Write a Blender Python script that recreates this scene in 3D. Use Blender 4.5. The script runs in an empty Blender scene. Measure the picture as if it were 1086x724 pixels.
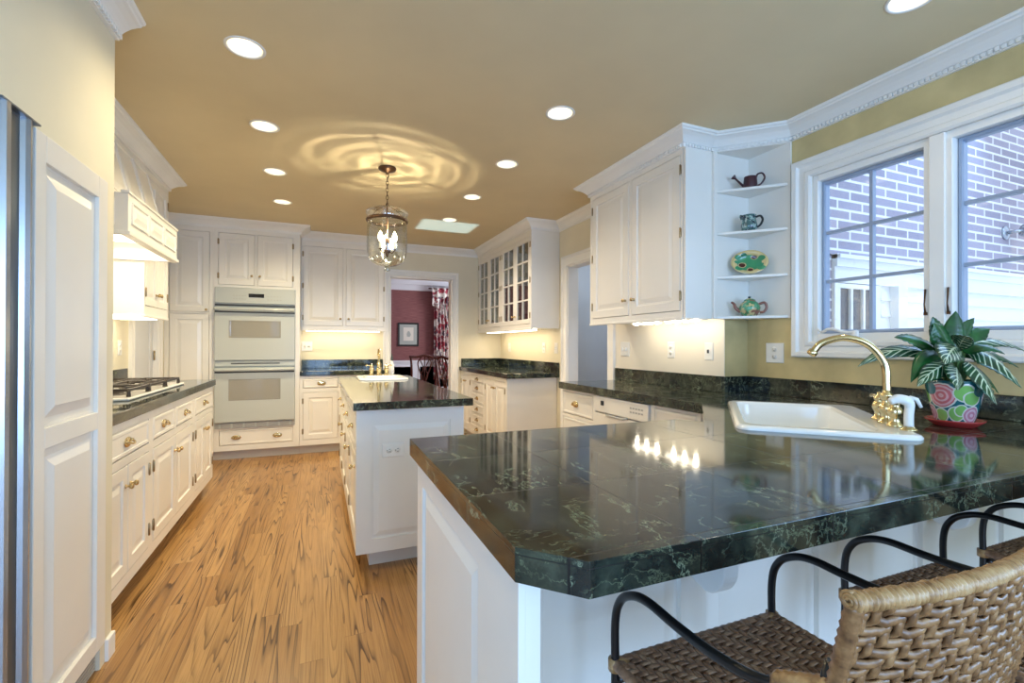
import bpy, bmesh, math, random
from mathutils import Vector, Matrix

random.seed(7)
S = bpy.context.scene
COL = S.collection
PI = math.pi

# ------------------------------------------------------------------ camera
F_PX, CY_PX = 500.127, 363.114
YAW, PIT, ROL = math.radians(22.341), math.radians(.244), math.radians(.167)
CAM_H = 1.213
cam_d = bpy.data.cameras.new('camera')
cam = bpy.data.objects.new('camera', cam_d)
COL.objects.link(cam)
fw = Vector((math.sin(YAW) * math.cos(PIT), math.cos(YAW) * math.cos(PIT), math.sin(PIT)))
rt = Vector((math.cos(YAW), -math.sin(YAW), 0))
up = rt.cross(fw)
rt2 = math.cos(ROL) * rt + math.sin(ROL) * up
up2 = -math.sin(ROL) * rt + math.cos(ROL) * up
M = Matrix.Identity(4)
for i in range(3):
    M[i][0], M[i][1], M[i][2] = rt2[i], up2[i], -fw[i]
M[0][3], M[1][3], M[2][3] = 0, 0, CAM_H
cam.matrix_world = M
cam_d.sensor_fit = 'HORIZONTAL'
cam_d.sensor_width = 36
cam_d.lens = F_PX * 36 / 1086
cam_d.shift_y = (CY_PX - 362) / 1086
cam_d.clip_start = .02
cam_d.clip_end = 200
S.camera = cam

# ------------------------------------------------------------------ colour management, render options
vs = S.view_settings
vs.view_transform = 'Standard'
vs.look = 'None'
vs.gamma = 1
vs.use_curve_mapping = False
vs.exposure = 0.08
cy = S.cycles
cy.use_denoising = True
cy.max_bounces = 12
cy.diffuse_bounces = 6
cy.glossy_bounces = 5
cy.transmission_bounces = 8
cy.transparent_max_bounces = 12
cy.sample_clamp_indirect = 6
cy.caustics_reflective = False
cy.caustics_refractive = False
cy.blur_glossy = .5

# ------------------------------------------------------------------ world and big lights
W = bpy.data.worlds.new('world')
S.world = W
W.use_nodes = True
bg = W.node_tree.nodes['Background']
bg.inputs[0].default_value = (.70, .82, 1.0, 1)
bg.inputs[1].default_value = 1.7


def light(name, kind, loc, energy, color, rot=None, size=None, size_y=None, spot=None, blend=.6, aim=None, spread=None):
    d = bpy.data.lights.new(name, kind)
    d.energy = energy
    d.color = color
    if kind == 'AREA':
        d.shape = 'RECTANGLE'
        d.size = size
        d.size_y = size_y or size
        if spread: d.spread = spread
    else:
        d.shadow_soft_size = size or .05
    if kind == 'SPOT':
        d.spot_size = math.radians(spot)
        d.spot_blend = blend
    o = bpy.data.objects.new(name, d)
    COL.objects.link(o)
    o.location = loc
    if aim is not None:
        o.rotation_euler = Vector(aim).to_track_quat('-Z', 'Y').to_euler()
    return o


DAY = (.34, .60, 1.0)
WARM = (1.0, .835, .52)
K_WIN, K_REAR, K_CAN, K_UC = 62, 160, 24, 1.6
light('daylight_window', 'AREA', (4.2, 1.0, 3.5), K_WIN, DAY, size=2.2, size_y=1.6, aim=(-2.1, .2, -1.9))
light('daylight_left_rear', 'AREA', (-1.9, -1.5, 1.45), 78, (.28, .55, 1.0), size=2.0, size_y=1.7, aim=(.75, .8, 0))
light('daylight_rear', 'AREA', (1.0, -3.2, 1.35), K_REAR, DAY, size=3.2, size_y=2.0, aim=(0, 1, .0))
light('daylight_rear_side', 'AREA', (2.95, -1.25, 1.55), 75, (.30, .57, 1.0), size=1.7, size_y=1.4, aim=(-1, .15, .9))

# ------------------------------------------------------------------ materials
MAT = {}


def mat(name, col=(.8, .8, .8), rough=.5, metal=0., spec=.5, coat=0., emit=None, es=0.):
    m = bpy.data.materials.new(name)
    m.use_nodes = True
    b = m.node_tree.nodes['Principled BSDF']
    b.inputs['Base Color'].default_value = (*col, 1)
    b.inputs['Roughness'].default_value = rough
    b.inputs['Metallic'].default_value = metal
    b.inputs['Specular IOR Level'].default_value = spec
    b.inputs['Coat Weight'].default_value = coat
    if emit:
        b.inputs['Emission Color'].default_value = (*emit, 1)
        b.inputs['Emission Strength'].default_value = es
    MAT[name] = m
    return m


class N:
    """small node-graph helper"""
    def __init__(s, m):
        s.t = m.node_tree
        s.b = s.t.nodes['Principled BSDF']

    def node(s, typ, **k):
        n = s.t.nodes.new(typ)
        for a, v in k.items():
            setattr(n, a, v)
        return n

    def put(s, sock, v):
        if isinstance(v, bpy.types.NodeSocket):
            s.t.links.new(v, sock)
        else:
            sock.default_value = v

    def math(s, op, a, b=0., c=0.):
        n = s.node('ShaderNodeMath', operation=op)
        s.put(n.inputs[0], a)
        s.put(n.inputs[1], b)
        s.put(n.inputs[2], c)
        return n.outputs[0]

    def vmath(s, op, a, b=(0, 0, 0)):
        n = s.node('ShaderNodeVectorMath', operation=op)
        s.put(n.inputs[0], a)
        s.put(n.inputs[1], b)
        return n.outputs[0]

    def pos(s):
        return s.node('ShaderNodeNewGeometry').outputs['Position']

    def obj(s):
        return s.node('ShaderNodeTexCoord').outputs['Object']

    def uv(s):
        return s.node('ShaderNodeTexCoord').outputs['UV']

    def sep(s, v):
        n = s.node('ShaderNodeSeparateXYZ')
        s.put(n.inputs[0], v)
        return n.outputs

    def comb(s, x, y, z=0.):
        n = s.node('ShaderNodeCombineXYZ')
        for i, v in enumerate((x, y, z)):
            s.put(n.inputs[i], v)
        return n.outputs[0]

    def noise(s, vec, scale=5., detail=3., rough=.5, dist=0.):
        n = s.node('ShaderNodeTexNoise')
        s.put(n.inputs['Vector'], vec)
        n.inputs['Scale'].default_value = scale
        n.inputs['Detail'].default_value = detail
        n.inputs['Roughness'].default_value = rough
        n.inputs['Distortion'].default_value = dist
        return n.outputs

    def ramp(s, fac, stops):
        n = s.node('ShaderNodeValToRGB')
        s.put(n.inputs[0], fac)
        e = n.color_ramp.elements
        while len(e) < len(stops):
            e.new(.5)
        for i, (p, c) in enumerate(stops):
            e[i].position = p
            e[i].color = (*c, 1) if len(c) == 3 else c
        return n.outputs[0]

    def mix(s, fac, a, b, blend='MIX'):
        n = s.node('ShaderNodeMix', data_type='RGBA', blend_type=blend)
        s.put(n.inputs[0], fac)
        for k, v in ((6, a), (7, b)):
            s.put(n.inputs[k], (*v, 1) if isinstance(v, tuple) and len(v) == 3 else v)
        return n.outputs[2]

    def color(s, v):
        s.put(s.b.inputs['Base Color'], v)

    def bump(s, h, strength=.3, dist=.01):
        n = s.node('ShaderNodeBump')
        n.inputs['Strength'].default_value = strength
        n.inputs['Distance'].default_value = dist
        s.put(n.inputs['Height'], h)
        s.t.links.new(n.outputs[0], s.b.inputs['Normal'])


def paint(name, col, rough, var=.03, scale=3.):
    m = mat(name, col, rough)
    g = N(m)
    f = g.noise(g.pos(), scale, 4)[0]
    c2 = tuple(max(0, c * (1 - var * 4)) for c in col)
    c1 = tuple(min(1, c * (1 + var * 2)) for c in col)
    g.color(g.ramp(f, [(.3, c2), (.7, c1)]))
    return m


paint('white_paint', (.80, .775, .72), .28, .008)
paint('trim_paint', (.82, .81, .78), .35, .008)
paint('gold_wall', (.60, .49, .245), .6, .06, 4)
paint('cream_wall', (.74, .68, .52), .6, .012)
paint('splash_cream', (.80, .74, .62), .5, .012)
paint('ceiling_paint', (.68, .575, .37), .7, .01)
paint('ceiling_white', (.75, .78, .85), .7, .005)
paint('hall_wall', (.66, .68, .72), .6, .01)
mat('appliance_white', (.49, .52, .50), .22)
mat('appliance_grey', (.40, .40, .38), .3)
mat('oven_glass', (.30, .29, .26), .06, spec=.8)
mat('display', (.01, .01, .012), .15)
mat('brass', (.73, .59, .33), .15, 1.)
mat('antique_brass', (.55, .40, .20), .28, 1.)
mat('hinge_brass', (.34, .25, .14), .3, 1.)
mat('chrome', (.8, .8, .8), .12, 1.)
mat('bronze', (.10, .055, .03), .35, .8)
mat('black_iron', (.006, .006, .007), .28)
mat('cast_iron', (.03, .022, .018), .45)
mat('porcelain', (.86, .85, .81), .12, coat=.3)
mat('plastic_white', (.80, .79, .75), .3)
mat('slot_dark', (.03, .03, .03), .5)
mat('grey_strip', (.42, .46, .52), .22, .75)
mat('grey_recess', (.13, .15, .17), .3, .6)
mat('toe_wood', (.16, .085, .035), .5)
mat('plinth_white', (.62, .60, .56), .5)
mat('wicker_light', (.50, .33, .17), .5)
mat('tan_bottle', (.03, .035, .03), .3)
mat('mahogany', (.09, .018, .012), .25)
mat('black_frame', (.012, .012, .012), .35)
mat('mat_board', (.42, .46, .44), .8)
mat('paper', (.75, .73, .66), .8)
mat('seat_fabric', (.70, .72, .70), .8)
mat('soil', (.05, .035, .025), .9)
mat('saucer_red', (.42, .035, .03), .2)
mat('leaf_stem', (.10, .20, .05), .5)
mat('jar_dark', (.05, .05, .05), .2)
mat('glassware', (.55, .6, .6), .1)
mat('can_baffle', (.85, .80, .68), .4)
mat('bulb_glow', (1, .9, .7), .4, emit=(1, .86, .62), es=22.)
mat('can_glow', (1, .95, .85), .4, emit=(1, .93, .78), es=7.)
mat('strip_glow', (1, .95, .85), .4, emit=(1, .87, .66), es=6.)
mat('ext_white', (.85, .87, .90), .5)
mat('ext_dark', (.08, .10, .13), .2)


def glass_mat(name, tint=(1, 1, 1), rough=.0, base=.04, edge=.75):
    m = bpy.data.materials.new(name)
    m.use_nodes = True
    t = m.node_tree
    t.nodes.remove(t.nodes['Principled BSDF'])
    out = t.nodes['Material Output']
    tr = t.nodes.new('ShaderNodeBsdfTransparent')
    tr.inputs[0].default_value = (*tint, 1)
    gl = t.nodes.new('ShaderNodeBsdfGlossy')
    gl.inputs['Roughness'].default_value = rough
    lw = t.nodes.new('ShaderNodeLayerWeight')
    lw.inputs[0].default_value = .3
    mr = t.nodes.new('ShaderNodeMapRange')
    mr.inputs['To Min'].default_value = base
    mr.inputs['To Max'].default_value = edge
    mx = t.nodes.new('ShaderNodeMixShader')
    t.links.new(lw.outputs['Facing'], mr.inputs[0])
    t.links.new(mr.outputs[0], mx.inputs[0])
    t.links.new(tr.outputs[0], mx.inputs[1])
    t.links.new(gl.outputs[0], mx.inputs[2])
    t.links.new(mx.outputs[0], out.inputs[0])
    MAT[name] = m


glass_mat('window_glass', (.96, .98, 1.0), .0, .03, .5)
glass_mat('lantern_glass', (.93, .95, .92), .06, .14, .95)
glass_mat('cabinet_glass', (.72, .74, .72), .02, .10, .7)


def marble(name, tile=True, x0=.546, y0=.888, t=.3055):
    m = mat(name, (.02, .03, .025), .09, spec=.5)
    g = N(m)
    p = g.pos()
    x, y, z = g.sep(p)
    tx = g.math('DIVIDE', g.math('SUBTRACT', x, x0), t)
    ty = g.math('DIVIDE', g.math('SUBTRACT', y, y0), t)
    ix, iy = g.math('FLOOR', tx), g.math('FLOOR', ty)
    wn = g.node('ShaderNodeTexWhiteNoise', noise_dimensions='2D')
    g.put(wn.inputs['Vector'], g.comb(ix, iy))
    q = g.vmath('ADD', p, g.vmath('MULTIPLY', wn.outputs['Color'], (7., 7., 7.)))
    warp = g.noise(q, 6., 5, .65)[1]
    qq = g.vmath('ADD', q, g.vmath('MULTIPLY', warp, (.06, .06, .06)))
    cloud = g.noise(qq, 7., 7, .68)[0]
    def veins(vec, sc, w, det=6):
        n_ = g.noise(vec, sc, det, .63, .15)[0]
        return g.ramp(g.math('ABSOLUTE', g.math('SUBTRACT', n_, .5)), [(0., (1, 1, 1)), (w * .35, (.5, .5, .5)), (w, (0, 0, 0))])
    v1 = veins(g.vmath('MULTIPLY', qq, (1.7, .55, 1.2)), 6., .012)
    v2 = veins(g.vmath('MULTIPLY', qq, (.6, 1.9, 1.4)), 13., .016)
    mask = g.ramp(g.noise(q, 5., 3)[0], [(.42, (0, 0, 0)), (.60, (1, 1, 1))])
    mask2 = g.ramp(g.noise(g.vmath('ADD', q, (3., 1., 2.)), 8., 3)[0], [(.42, (.0, .0, .0)), (.62, (1, 1, 1))])
    base = g.ramp(cloud, [(.32, (.004, .005, .005)), (.47, (.012, .016, .014)), (.57, (.032, .040, .029)), (.72, (.080, .096, .066))])
    c = g.mix(g.math('MULTIPLY', g.math('MULTIPLY', v1, mask), .85), base, (.32, .38, .25))
    c = g.mix(g.math('MULTIPLY', g.math('MULTIPLY', v2, mask2), .55), c, (.26, .31, .18))
    if tile:
        def line(f):
            d = g.math('ABSOLUTE', g.math('SUBTRACT', g.math('FRACT', f), .5))
            return g.math('GREATER_THAN', d, .4955)
        ln = g.math('MAXIMUM', line(tx), line(ty))
        ln = g.math('MAXIMUM', ln, g.math('LESS_THAN', g.math('ABSOLUTE', g.math('SUBTRACT', z, .9035)), .0007))
        c = g.mix(ln, c, (.004, .004, .004))
        r = g.math('ADD', .075, g.math('MULTIPLY', ln, .3))
        g.put(g.b.inputs['Roughness'], r)
    g.color(c)
    return m


marble('marble_tile')
marble('marble_far', True, 1.8, 4.3)
marble('marble_slab', False)


def oak(name):
    m = mat(name, (.5, .3, .12), .3, spec=.4)
    g = N(m)
    x, y, z = g.sep(g.pos())
    pw, plen = .083, 1.45
    fx = g.math('DIVIDE', g.math('ADD', x, 10.02), pw)
    ix = g.math('FLOOR', fx)
    w1 = g.node('ShaderNodeTexWhiteNoise', noise_dimensions='1D')
    g.put(w1.inputs['W'], ix)
    fy = g.math('ADD', g.math('DIVIDE', y, plen), g.math('MULTIPLY', w1.outputs[0], 7.37))
    iy = g.math('FLOOR', fy)
    w2 = g.node('ShaderNodeTexWhiteNoise', noise_dimensions='2D')
    g.put(w2.inputs['Vector'], g.comb(ix, iy))
    rnd = w2.outputs['Value']
    off = g.vmath('MULTIPLY', w2.outputs['Color'], (15.9, 23.3, 13.))
    p = g.vmath('ADD', g.comb(g.math('MULTIPLY', x, 9.5), g.math('MULTIPLY', y, .50), 0.), off)
    n = g.noise(p, 1., 2, .5, .25)[0]
    rings = g.math('FRACT', g.math('MULTIPLY', n, g.math('ADD', 10., g.math('MULTIPLY', rnd, 10.))))
    dark = g.ramp(rings, [(0., (0, 0, 0)), (.58, (.04, .04, .04)), (.84, (.55, .55, .55)), (.90, (1, 1, 1)), (.97, (1, 1, 1)), (1., (.0, .0, .0))])
    dark = g.math('MULTIPLY', dark, g.ramp(g.noise(g.comb(g.math('MULTIPLY', x, 7.), g.math('MULTIPLY', y, 1.2), rnd), 1., 2)[0], [(.32, (.12, .12, .12)), (.6, (1, 1, 1))]))
    pores = g.noise(g.comb(g.math('MULTIPLY', x, 240.), g.math('MULTIPLY', y, 3.5), rnd), 1., 3, .7)[0]
    pores = g.ramp(pores, [(.45, (0, 0, 0)), (.7, (1, 1, 1))])
    tone = g.ramp(rnd, [(0., (.335, .175, .060)), (.5, (.41, .228, .084)), (1., (.48, .282, .112))])
    c = g.mix(g.math('MULTIPLY', dark, .95), tone, (.055, .022, .008))
    c = g.mix(g.math('MULTIPLY', pores, .55), c, (.15, .066, .020))
    ex = g.math('GREATER_THAN', g.math('ABSOLUTE', g.math('SUBTRACT', g.math('FRACT', fx), .5)), .487)
    ey = g.math('GREATER_THAN', g.math('ABSOLUTE', g.math('SUBTRACT', g.math('FRACT', fy), .5)), .4985)
    c = g.mix(g.math('MULTIPLY', g.math('MAXIMUM', ex, ey), .30), c, (.09, .04, .015))
    g.color(c)
    g.bump(dark, .04, .002)
    return m


oak('oak_floor')


def brick(name):
    m = mat(name, (.3, .27, .35), .85)
    g = N(m)
    x, y, z = g.sep(g.pos())
    n = g.node('ShaderNodeTexBrick')
    g.put(n.inputs['Vector'], g.comb(g.math('ADD', x, y), z, 0.))
    n.inputs['Scale'].default_value = 1.
    n.inputs['Brick Width'].default_value = .25
    n.inputs['Row Height'].default_value = .0655
    n.inputs['Mortar Size'].default_value = .0085
    n.inputs['Mortar Smooth'].default_value = .2
    n.inputs['Color1'].default_value = (.25, .23, .31, 1)
    n.inputs['Color2'].default_value = (.38, .345, .44, 1)
    n.inputs['Mortar'].default_value = (.86, .86, .88, 1)
    c = g.mix(g.math('MULTIPLY', g.noise(g.pos(), 30, 4)[0], .35), n.outputs[0], (.5, .48, .52))
    g.color(c)
    g.bump(n.outputs['Fac'], -.4, .01)


brick('brick')


def grasscloth(name):
    m = mat(name, (.26, .10, .10), .8)
    g = N(m)
    x, y, z = g.sep(g.pos())
    f = g.noise(g.comb(g.math('MULTIPLY', x, 6.), 0., g.math('MULTIPLY', z, 90.)), 1., 3)[0]
    g.color(g.ramp(f, [(.3, (.20, .072, .078)), (.7, (.30, .125, .125))]))


grasscloth('mauve_wall')


def floral(name):
    m = mat(name, (.8, .75, .75), .85)
    g = N(m)
    p = g.pos()
    q = g.vmath('ADD', p, g.vmath('MULTIPLY', g.noise(p, 9., 3)[1], (.12, .12, .12)))
    a = g.ramp(g.noise(q, 8., 2)[0], [(.50, (0, 0, 0)), (.55, (1, 1, 1))])
    b = g.ramp(g.noise(g.vmath('ADD', q, (5., 3., 1.)), 11., 2)[0], [(.56, (0, 0, 0)), (.6, (1, 1, 1))])
    c = g.mix(a, (.80, .77, .74), (.40, .06, .09))
    c = g.mix(b, c, (.12, .08, .12))
    g.color(c)


floral('floral_cloth')


def wicker(name, c1, c2, c3):
    m = mat(name, c2, .34, spec=.5)
    g = N(m)
    p = g.obj()
    f = g.noise(p, 60., 3, .6)[0]
    f2 = g.noise(g.vmath('MULTIPLY', p, (40., 40., 160.)), 2., 3)[0]
    c = g.ramp(f, [(.28, c1), (.5, c2), (.72, c3)])
    g.color(g.mix(g.math('MULTIPLY', f2, .4), c, c1))
    return m


wicker('wicker_back', (.085, .038, .017), (.25, .125, .05), (.43, .245, .11))
wicker('wicker_roll', (.20, .10, .038), (.44, .255, .105), (.60, .40, .20))
wicker('wicker_seat', (.11, .055, .030), (.33, .175, .095), (.52, .33, .20))


def zebra(name):
    m = mat(name, (.02, .1, .03), .3, coat=.2)
    g = N(m)
    u, v, _ = g.sep(g.uv())
    av = g.math('ABSOLUTE', g.math('SUBTRACT', v, .5))            # 0 midrib .. .5 margin
    f = g.math('FRACT', g.math('SUBTRACT', g.math('MULTIPLY', u, 8.), g.math('MULTIPLY', av, 3.6)))
    d = g.math('ABSOLUTE', g.math('SUBTRACT', f, .5))
    st = g.math('LESS_THAN', d, g.math('SUBTRACT', .15, g.math('MULTIPLY', av, .13)))
    mid = g.math('LESS_THAN', av, .03)
    inn = g.math('LESS_THAN', av, .44)
    k = g.math('MAXIMUM', mid, g.math('MULTIPLY', st, inn))
    base = g.ramp(g.noise(g.uv(), 4., 3)[0], [(.3, (.006, .035, .012)), (.7, (.014, .085, .026))])
    g.color(g.mix(g.math('MULTIPLY', k, .85), base, (.62, .68, .46)))


zebra('zebra_leaf')
m = mat('plain_leaf', (.015, .11, .025), .28, coat=.2)
g = N(m)
g.color(g.ramp(g.noise(g.obj(), 18., 3)[0], [(.3, (.006, .042, .012)), (.7, (.018, .125, .028))]))


def blotches(name, base, blobs, rough=.15, size=1.):
    """painted pottery: blobs = (u, v, radius, colour, rim colour) in UV space (u wraps round the pot)"""
    m = mat(name, base, rough, coat=.4)
    g = N(m)
    u, v, _ = g.sep(g.uv())
    nz = g.noise(g.obj(), 22., 3)
    c = g.mix(nz[0], base, tuple(x * 1.8 + .01 for x in base))
    wob = g.math('MULTIPLY', g.math('SUBTRACT', g.noise(g.obj(), 26., 2)[0], .5), .07)
    for (bu, bv, r, col, rim) in blobs:
        du = g.math('MULTIPLY', g.math('SUBTRACT', u, bu), size)
        dv = g.math('SUBTRACT', v, bv)
        d = g.math('SQRT', g.math('ADD', g.math('MULTIPLY', du, du), g.math('MULTIPLY', dv, dv)))
        d = g.math('ADD', d, wob)
        if rim:
            c = g.mix(g.math('LESS_THAN', d, r + .025), c, rim)
        if isinstance(col, list):     # a rose: rings of two tones
            rg = g.math('GREATER_THAN', g.math('SINE', g.math('MULTIPLY', d, 75.)), .2)
            cc = g.mix(rg, col[0], col[1])
        else:
            cc = g.mix(nz[0], col, tuple(x * 1.5 for x in col))
        c = g.mix(g.math('LESS_THAN', d, r), c, cc)
    g.color(c)


# ------------------------------------------------------------------ mesh helpers
def V3(*a):
    return Vector(a)


class MB:
    def __init__(s):
        s.v, s.f, s.sm, s.uv = [], [], [], {}

    def add(s, vs, fs, smooth=False, uvs=None):
        k = len(s.v)
        s.v += [Vector(p) for p in vs]
        s.f += [tuple(i + k for i in f) for f in fs]
        s.sm += [smooth] * len(fs)
        if uvs:
            for i, q in enumerate(uvs):
                s.uv[k + i] = q
        return s

    def box(s, x0, y0, z0, x1, y1, z1):
        x0, x1 = min(x0, x1), max(x0, x1)
        y0, y1 = min(y0, y1), max(y0, y1)
        z0, z1 = min(z0, z1), max(z0, z1)
        return s.add([(x0, y0, z0), (x1, y0, z0), (x1, y1, z0), (x0, y1, z0), (x0, y0, z1), (x1, y0, z1), (x1, y1, z1), (x0, y1, z1)],
                     [(0, 3, 2, 1), (4, 5, 6, 7), (0, 1, 5, 4), (1, 2, 6, 5), (2, 3, 7, 6), (3, 0, 4, 7)])

    def fbox(s, F, u0, v0, w0, u1, v1, w1):
        P = [F(u, v, w) for w in (w0, w1) for (u, v) in ((u0, v0), (u1, v0), (u1, v1), (u0, v1))]
        return s.add(P, [(0, 3, 2, 1), (4, 5, 6, 7), (0, 1, 5, 4), (1, 2, 6, 5), (2, 3, 7, 6), (3, 0, 4, 7)])

    def rings(s, F, u0, v0, u1, v1, rg, cap=True):
        """concentric rectangles: rg = [(inset, w)]"""
        P, Q = [], []
        for (i, w) in rg:
            P += [F(u0 + i, v0 + i, w), F(u1 - i, v0 + i, w), F(u1 - i, v1 - i, w), F(u0 + i, v1 - i, w)]
        for k in range(len(rg) - 1):
            a, b = 4 * k, 4 * k + 4
            for j in range(4):
                j2 = (j + 1) % 4
                Q.append((a + j, a + j2, b + j2, b + j))
        if cap:
            e = 4 * (len(rg) - 1)
            Q.append((e, e + 1, e + 2, e + 3))
        return s.add(P, Q)

    def lathe(s, prof, o=(0, 0, 0), axis=(0, 0, 1), n=20, sx=1., sy=1., closed=False, xdir=None, uv=False):
        """prof = [(r, h)] turned round axis through o"""
        a = Vector(axis).normalized()
        if xdir is not None:
            x = Vector(xdir).normalized()
        else:
            x = Vector((1, 0, 0)) if abs(a.z) > .9 else a.cross(Vector((0, 0, 1))).normalized()
        y = a.cross(x)
        o = Vector(o)
        P, Q, U = [], [], []
        m = len(prof)
        cols = n + 1 if uv else n
        cl = [0.]
        for j in range(1, m):
            cl.append(cl[-1] + math.hypot(prof[j][0] - prof[j - 1][0], prof[j][1] - prof[j - 1][1]))
        for i in range(cols):
            t = 2 * PI * i / n
            d = x * math.cos(t) * sx + y * math.sin(t) * sy
            for j, (r, h) in enumerate(prof):
                P.append(o + d * r + a * h)
                U.append((i / n, cl[j] / cl[-1]))
        for i in range(n):
            i2 = i + 1 if uv else (i + 1) % n
            for j in range(m - 1):
                Q.append((i * m + j, i2 * m + j, i2 * m + j + 1, i * m + j + 1))
        s.add(P, Q, True, U if uv else None)
        return s

    def tube(s, pts, r, n=10, caps=True, flat=1., closed=False, nrm=None):
        """sweep a circle along pts; r may be a list; flat squashes it along the frame normal"""
        pts = [Vector(p) for p in pts]
        m = len(pts)
        R = r if isinstance(r, (list, tuple)) else [r] * m
        T = []
        for i in range(m):
            a = pts[(i - 1) % m] if (closed or i > 0) else pts[i]
            b = pts[(i + 1) % m] if (closed or i < m - 1) else pts[i]
            T.append((b - a).normalized())
        if nrm is not None:
            nn = Vector(nrm)
        else:
            nn = Vector((0, 0, 1)) if abs(T[0].z) < .9 else Vector((1, 0, 0))
        P, Q = [], []
        for i in range(m):
            nn = (nn - T[i] * nn.dot(T[i]))
            nn = nn.normalized() if nn.length > 1e-6 else T[i].orthogonal().normalized()
            bb = T[i].cross(nn)
            for k in range(n):
                t = 2 * PI * k / n
                P.append(pts[i] + (nn * math.cos(t) * flat + bb * math.sin(t)) * R[i])
        for i in range(m if closed else m - 1):
            i2 = (i + 1) % m
            for k in range(n):
                k2 = (k + 1) % n
                Q.append((i * n + k, i * n + k2, i2 * n + k2, i2 * n + k))
        if caps and not closed:
            Q.append(tuple(reversed(range(n))))
            Q.append(tuple((m - 1) * n + k for k in range(n)))
        return s.add(P, Q, True)

    def prism(s, poly, z0, z1):
        n = len(poly)
        P = [(x, y, z0) for x, y in poly] + [(x, y, z1) for x, y in poly]
        Q = [tuple(reversed(range(n))), tuple(range(n, 2 * n))]
        Q += [(i, (i + 1) % n, (i + 1) % n + n, i + n) for i in range(n)]
        return s.add(P, Q)

    def extrude(s, F, poly, w0, w1):
        """poly in (u, v) of frame F, CCW seen from +w"""
        n = len(poly)
        P = [F(u, v, w0) for u, v in poly] + [F(u, v, w1) for u, v in poly]
        Q = [tuple(reversed(range(n))), tuple(range(n, 2 * n))]
        Q += [(i, (i + 1) % n, (i + 1) % n + n, i + n) for i in range(n)]
        return s.add(P, Q)

    def build(s, name, mt, parent=None, bevel=0., fix=False, seg=2):
        if parent is None:
            xs = [p.x for p in s.v]; ys = [p.y for p in s.v]; zs = [p.z for p in s.v]
            off = Vector(((min(xs) + max(xs)) / 2, (min(ys) + max(ys)) / 2, min(zs)))
        else:
            off = root_loc(parent)
        me = bpy.data.meshes.new(name)
        me.from_pydata([tuple(p - off) for p in s.v], [], s.f)
        me.polygons.foreach_set('use_smooth', s.sm)
        if s.uv:
            l = me.uv_layers.new(name='UVMap')
            for lp in me.loops:
                l.data[lp.index].uv = s.uv.get(lp.vertex_index, (0, 0))
        if fix:
            bm = bmesh.new(); bm.from_mesh(me)
            bmesh.ops.recalc_face_normals(bm, faces=bm.faces)
            bm.to_mesh(me); bm.free()
        me.materials.append(MAT[mt] if isinstance(mt, str) else mt)
        me.update()
        o = bpy.data.objects.new(name, me)
        COL.objects.link(o)
        if parent is None:
            o.location = off
        else:
            o.parent = parent
        if bevel:
            b = o.modifiers.new('bevel', 'BEVEL')
            b.width = bevel
            b.segments = seg
            b.limit_method = 'ANGLE'
            b.angle_limit = math.radians(40)
        return o


def root_loc(o):
    while o.parent:
        o = o.parent
    return o.location.copy()


def tag(o, label=None, cat=None, group=None, kind=None):
    if label: o['label'] = label
    if cat: o['category'] = cat
    if group: o['group'] = group
    if kind: o['kind'] = kind
    return o


def thing(name, label, cat, loc, group=None):
    o = bpy.data.objects.new(name, None)
    o.empty_display_size = .05
    COL.objects.link(o)
    o.location = loc
    return tag(o, label, cat, group)


def struct(o):
    o['kind'] = 'structure'
    return o


def copy_tree(o, parent=None):
    c = o.copy()
    COL.objects.link(c)
    if parent:
        c.parent = parent
    for ch in list(o.children):
        copy_tree(ch, c)
    return c


def frame(o, w):
    """local frame on a vertical face: u to the viewer's right, v up, w out of the face"""
    o, w = Vector(o), Vector(w).normalized()
    z = Vector((0, 0, 1))
    u = z.cross(w)
    return lambda a, b, c=0.: o + u * a + z * b + w * c


def arc(c, r, a0, a1, n):
    return [(c[0] + r * math.cos(a0 + (a1 - a0) * i / n), c[1] + r * math.sin(a0 + (a1 - a0) * i / n)) for i in range(n + 1)]


def smooth_path(pts, n=6):
    """Catmull-Rom through the points"""
    P = [Vector(p) for p in pts]
    P = [P[0] * 2 - P[1]] + P + [P[-1] * 2 - P[-2]]
    out = []
    for i in range(1, len(P) - 2):
        a, b, c, d = P[i - 1:i + 3]
        for k in range(n):
            t = k / n
            out.append(.5 * (2 * b + (c - a) * t + (2 * a - 5 * b + 4 * c - d) * t * t + (3 * b - a - 3 * c + d) * t ** 3))
    out.append(P[-2])
    return out


RAISED = lambda t, fr=.055: [(0, t - .022), (0, t - .002), (.002, t), (fr, t), (fr + .004, t - .007), (fr + .012, t - .008), (fr + .016, t - .008), (fr + .045, t - .001)]
FLATD = lambda t: [(0, t - .022), (0, t - .006), (.006, t), (.018, t), (.022, t - .003)]


def knob(F, u, v, parent, mt='antique_brass', r=.013, name='knob'):
    b = MB()
    o, a = F(u, v, 0), F(u, v, 1) - F(u, v, 0)
    b.lathe([(0, 0), (r * .75, 0), (r * .75, .003), (r * .38, .005), (r * .38, .013), (r * .8, .017), (r, .023), (r * .85, .029), (r * .4, .032), (0, .0325)], o, a, 14)
    return b.build(name, mt, parent)


def hinge(F, u, v, parent):
    b = MB()
    b.tube([F(u, v - .032, .004), F(u, v - .028, .004), F(u, v + .028, .004), F(u, v + .032, .004)], [.003, .005, .005, .003], 8)
    b.fbox(F, u - .009, v - .026, 0, u + .009, v + .026, .0025)
    return b.build('hinge', 'hinge_brass', parent)


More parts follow.
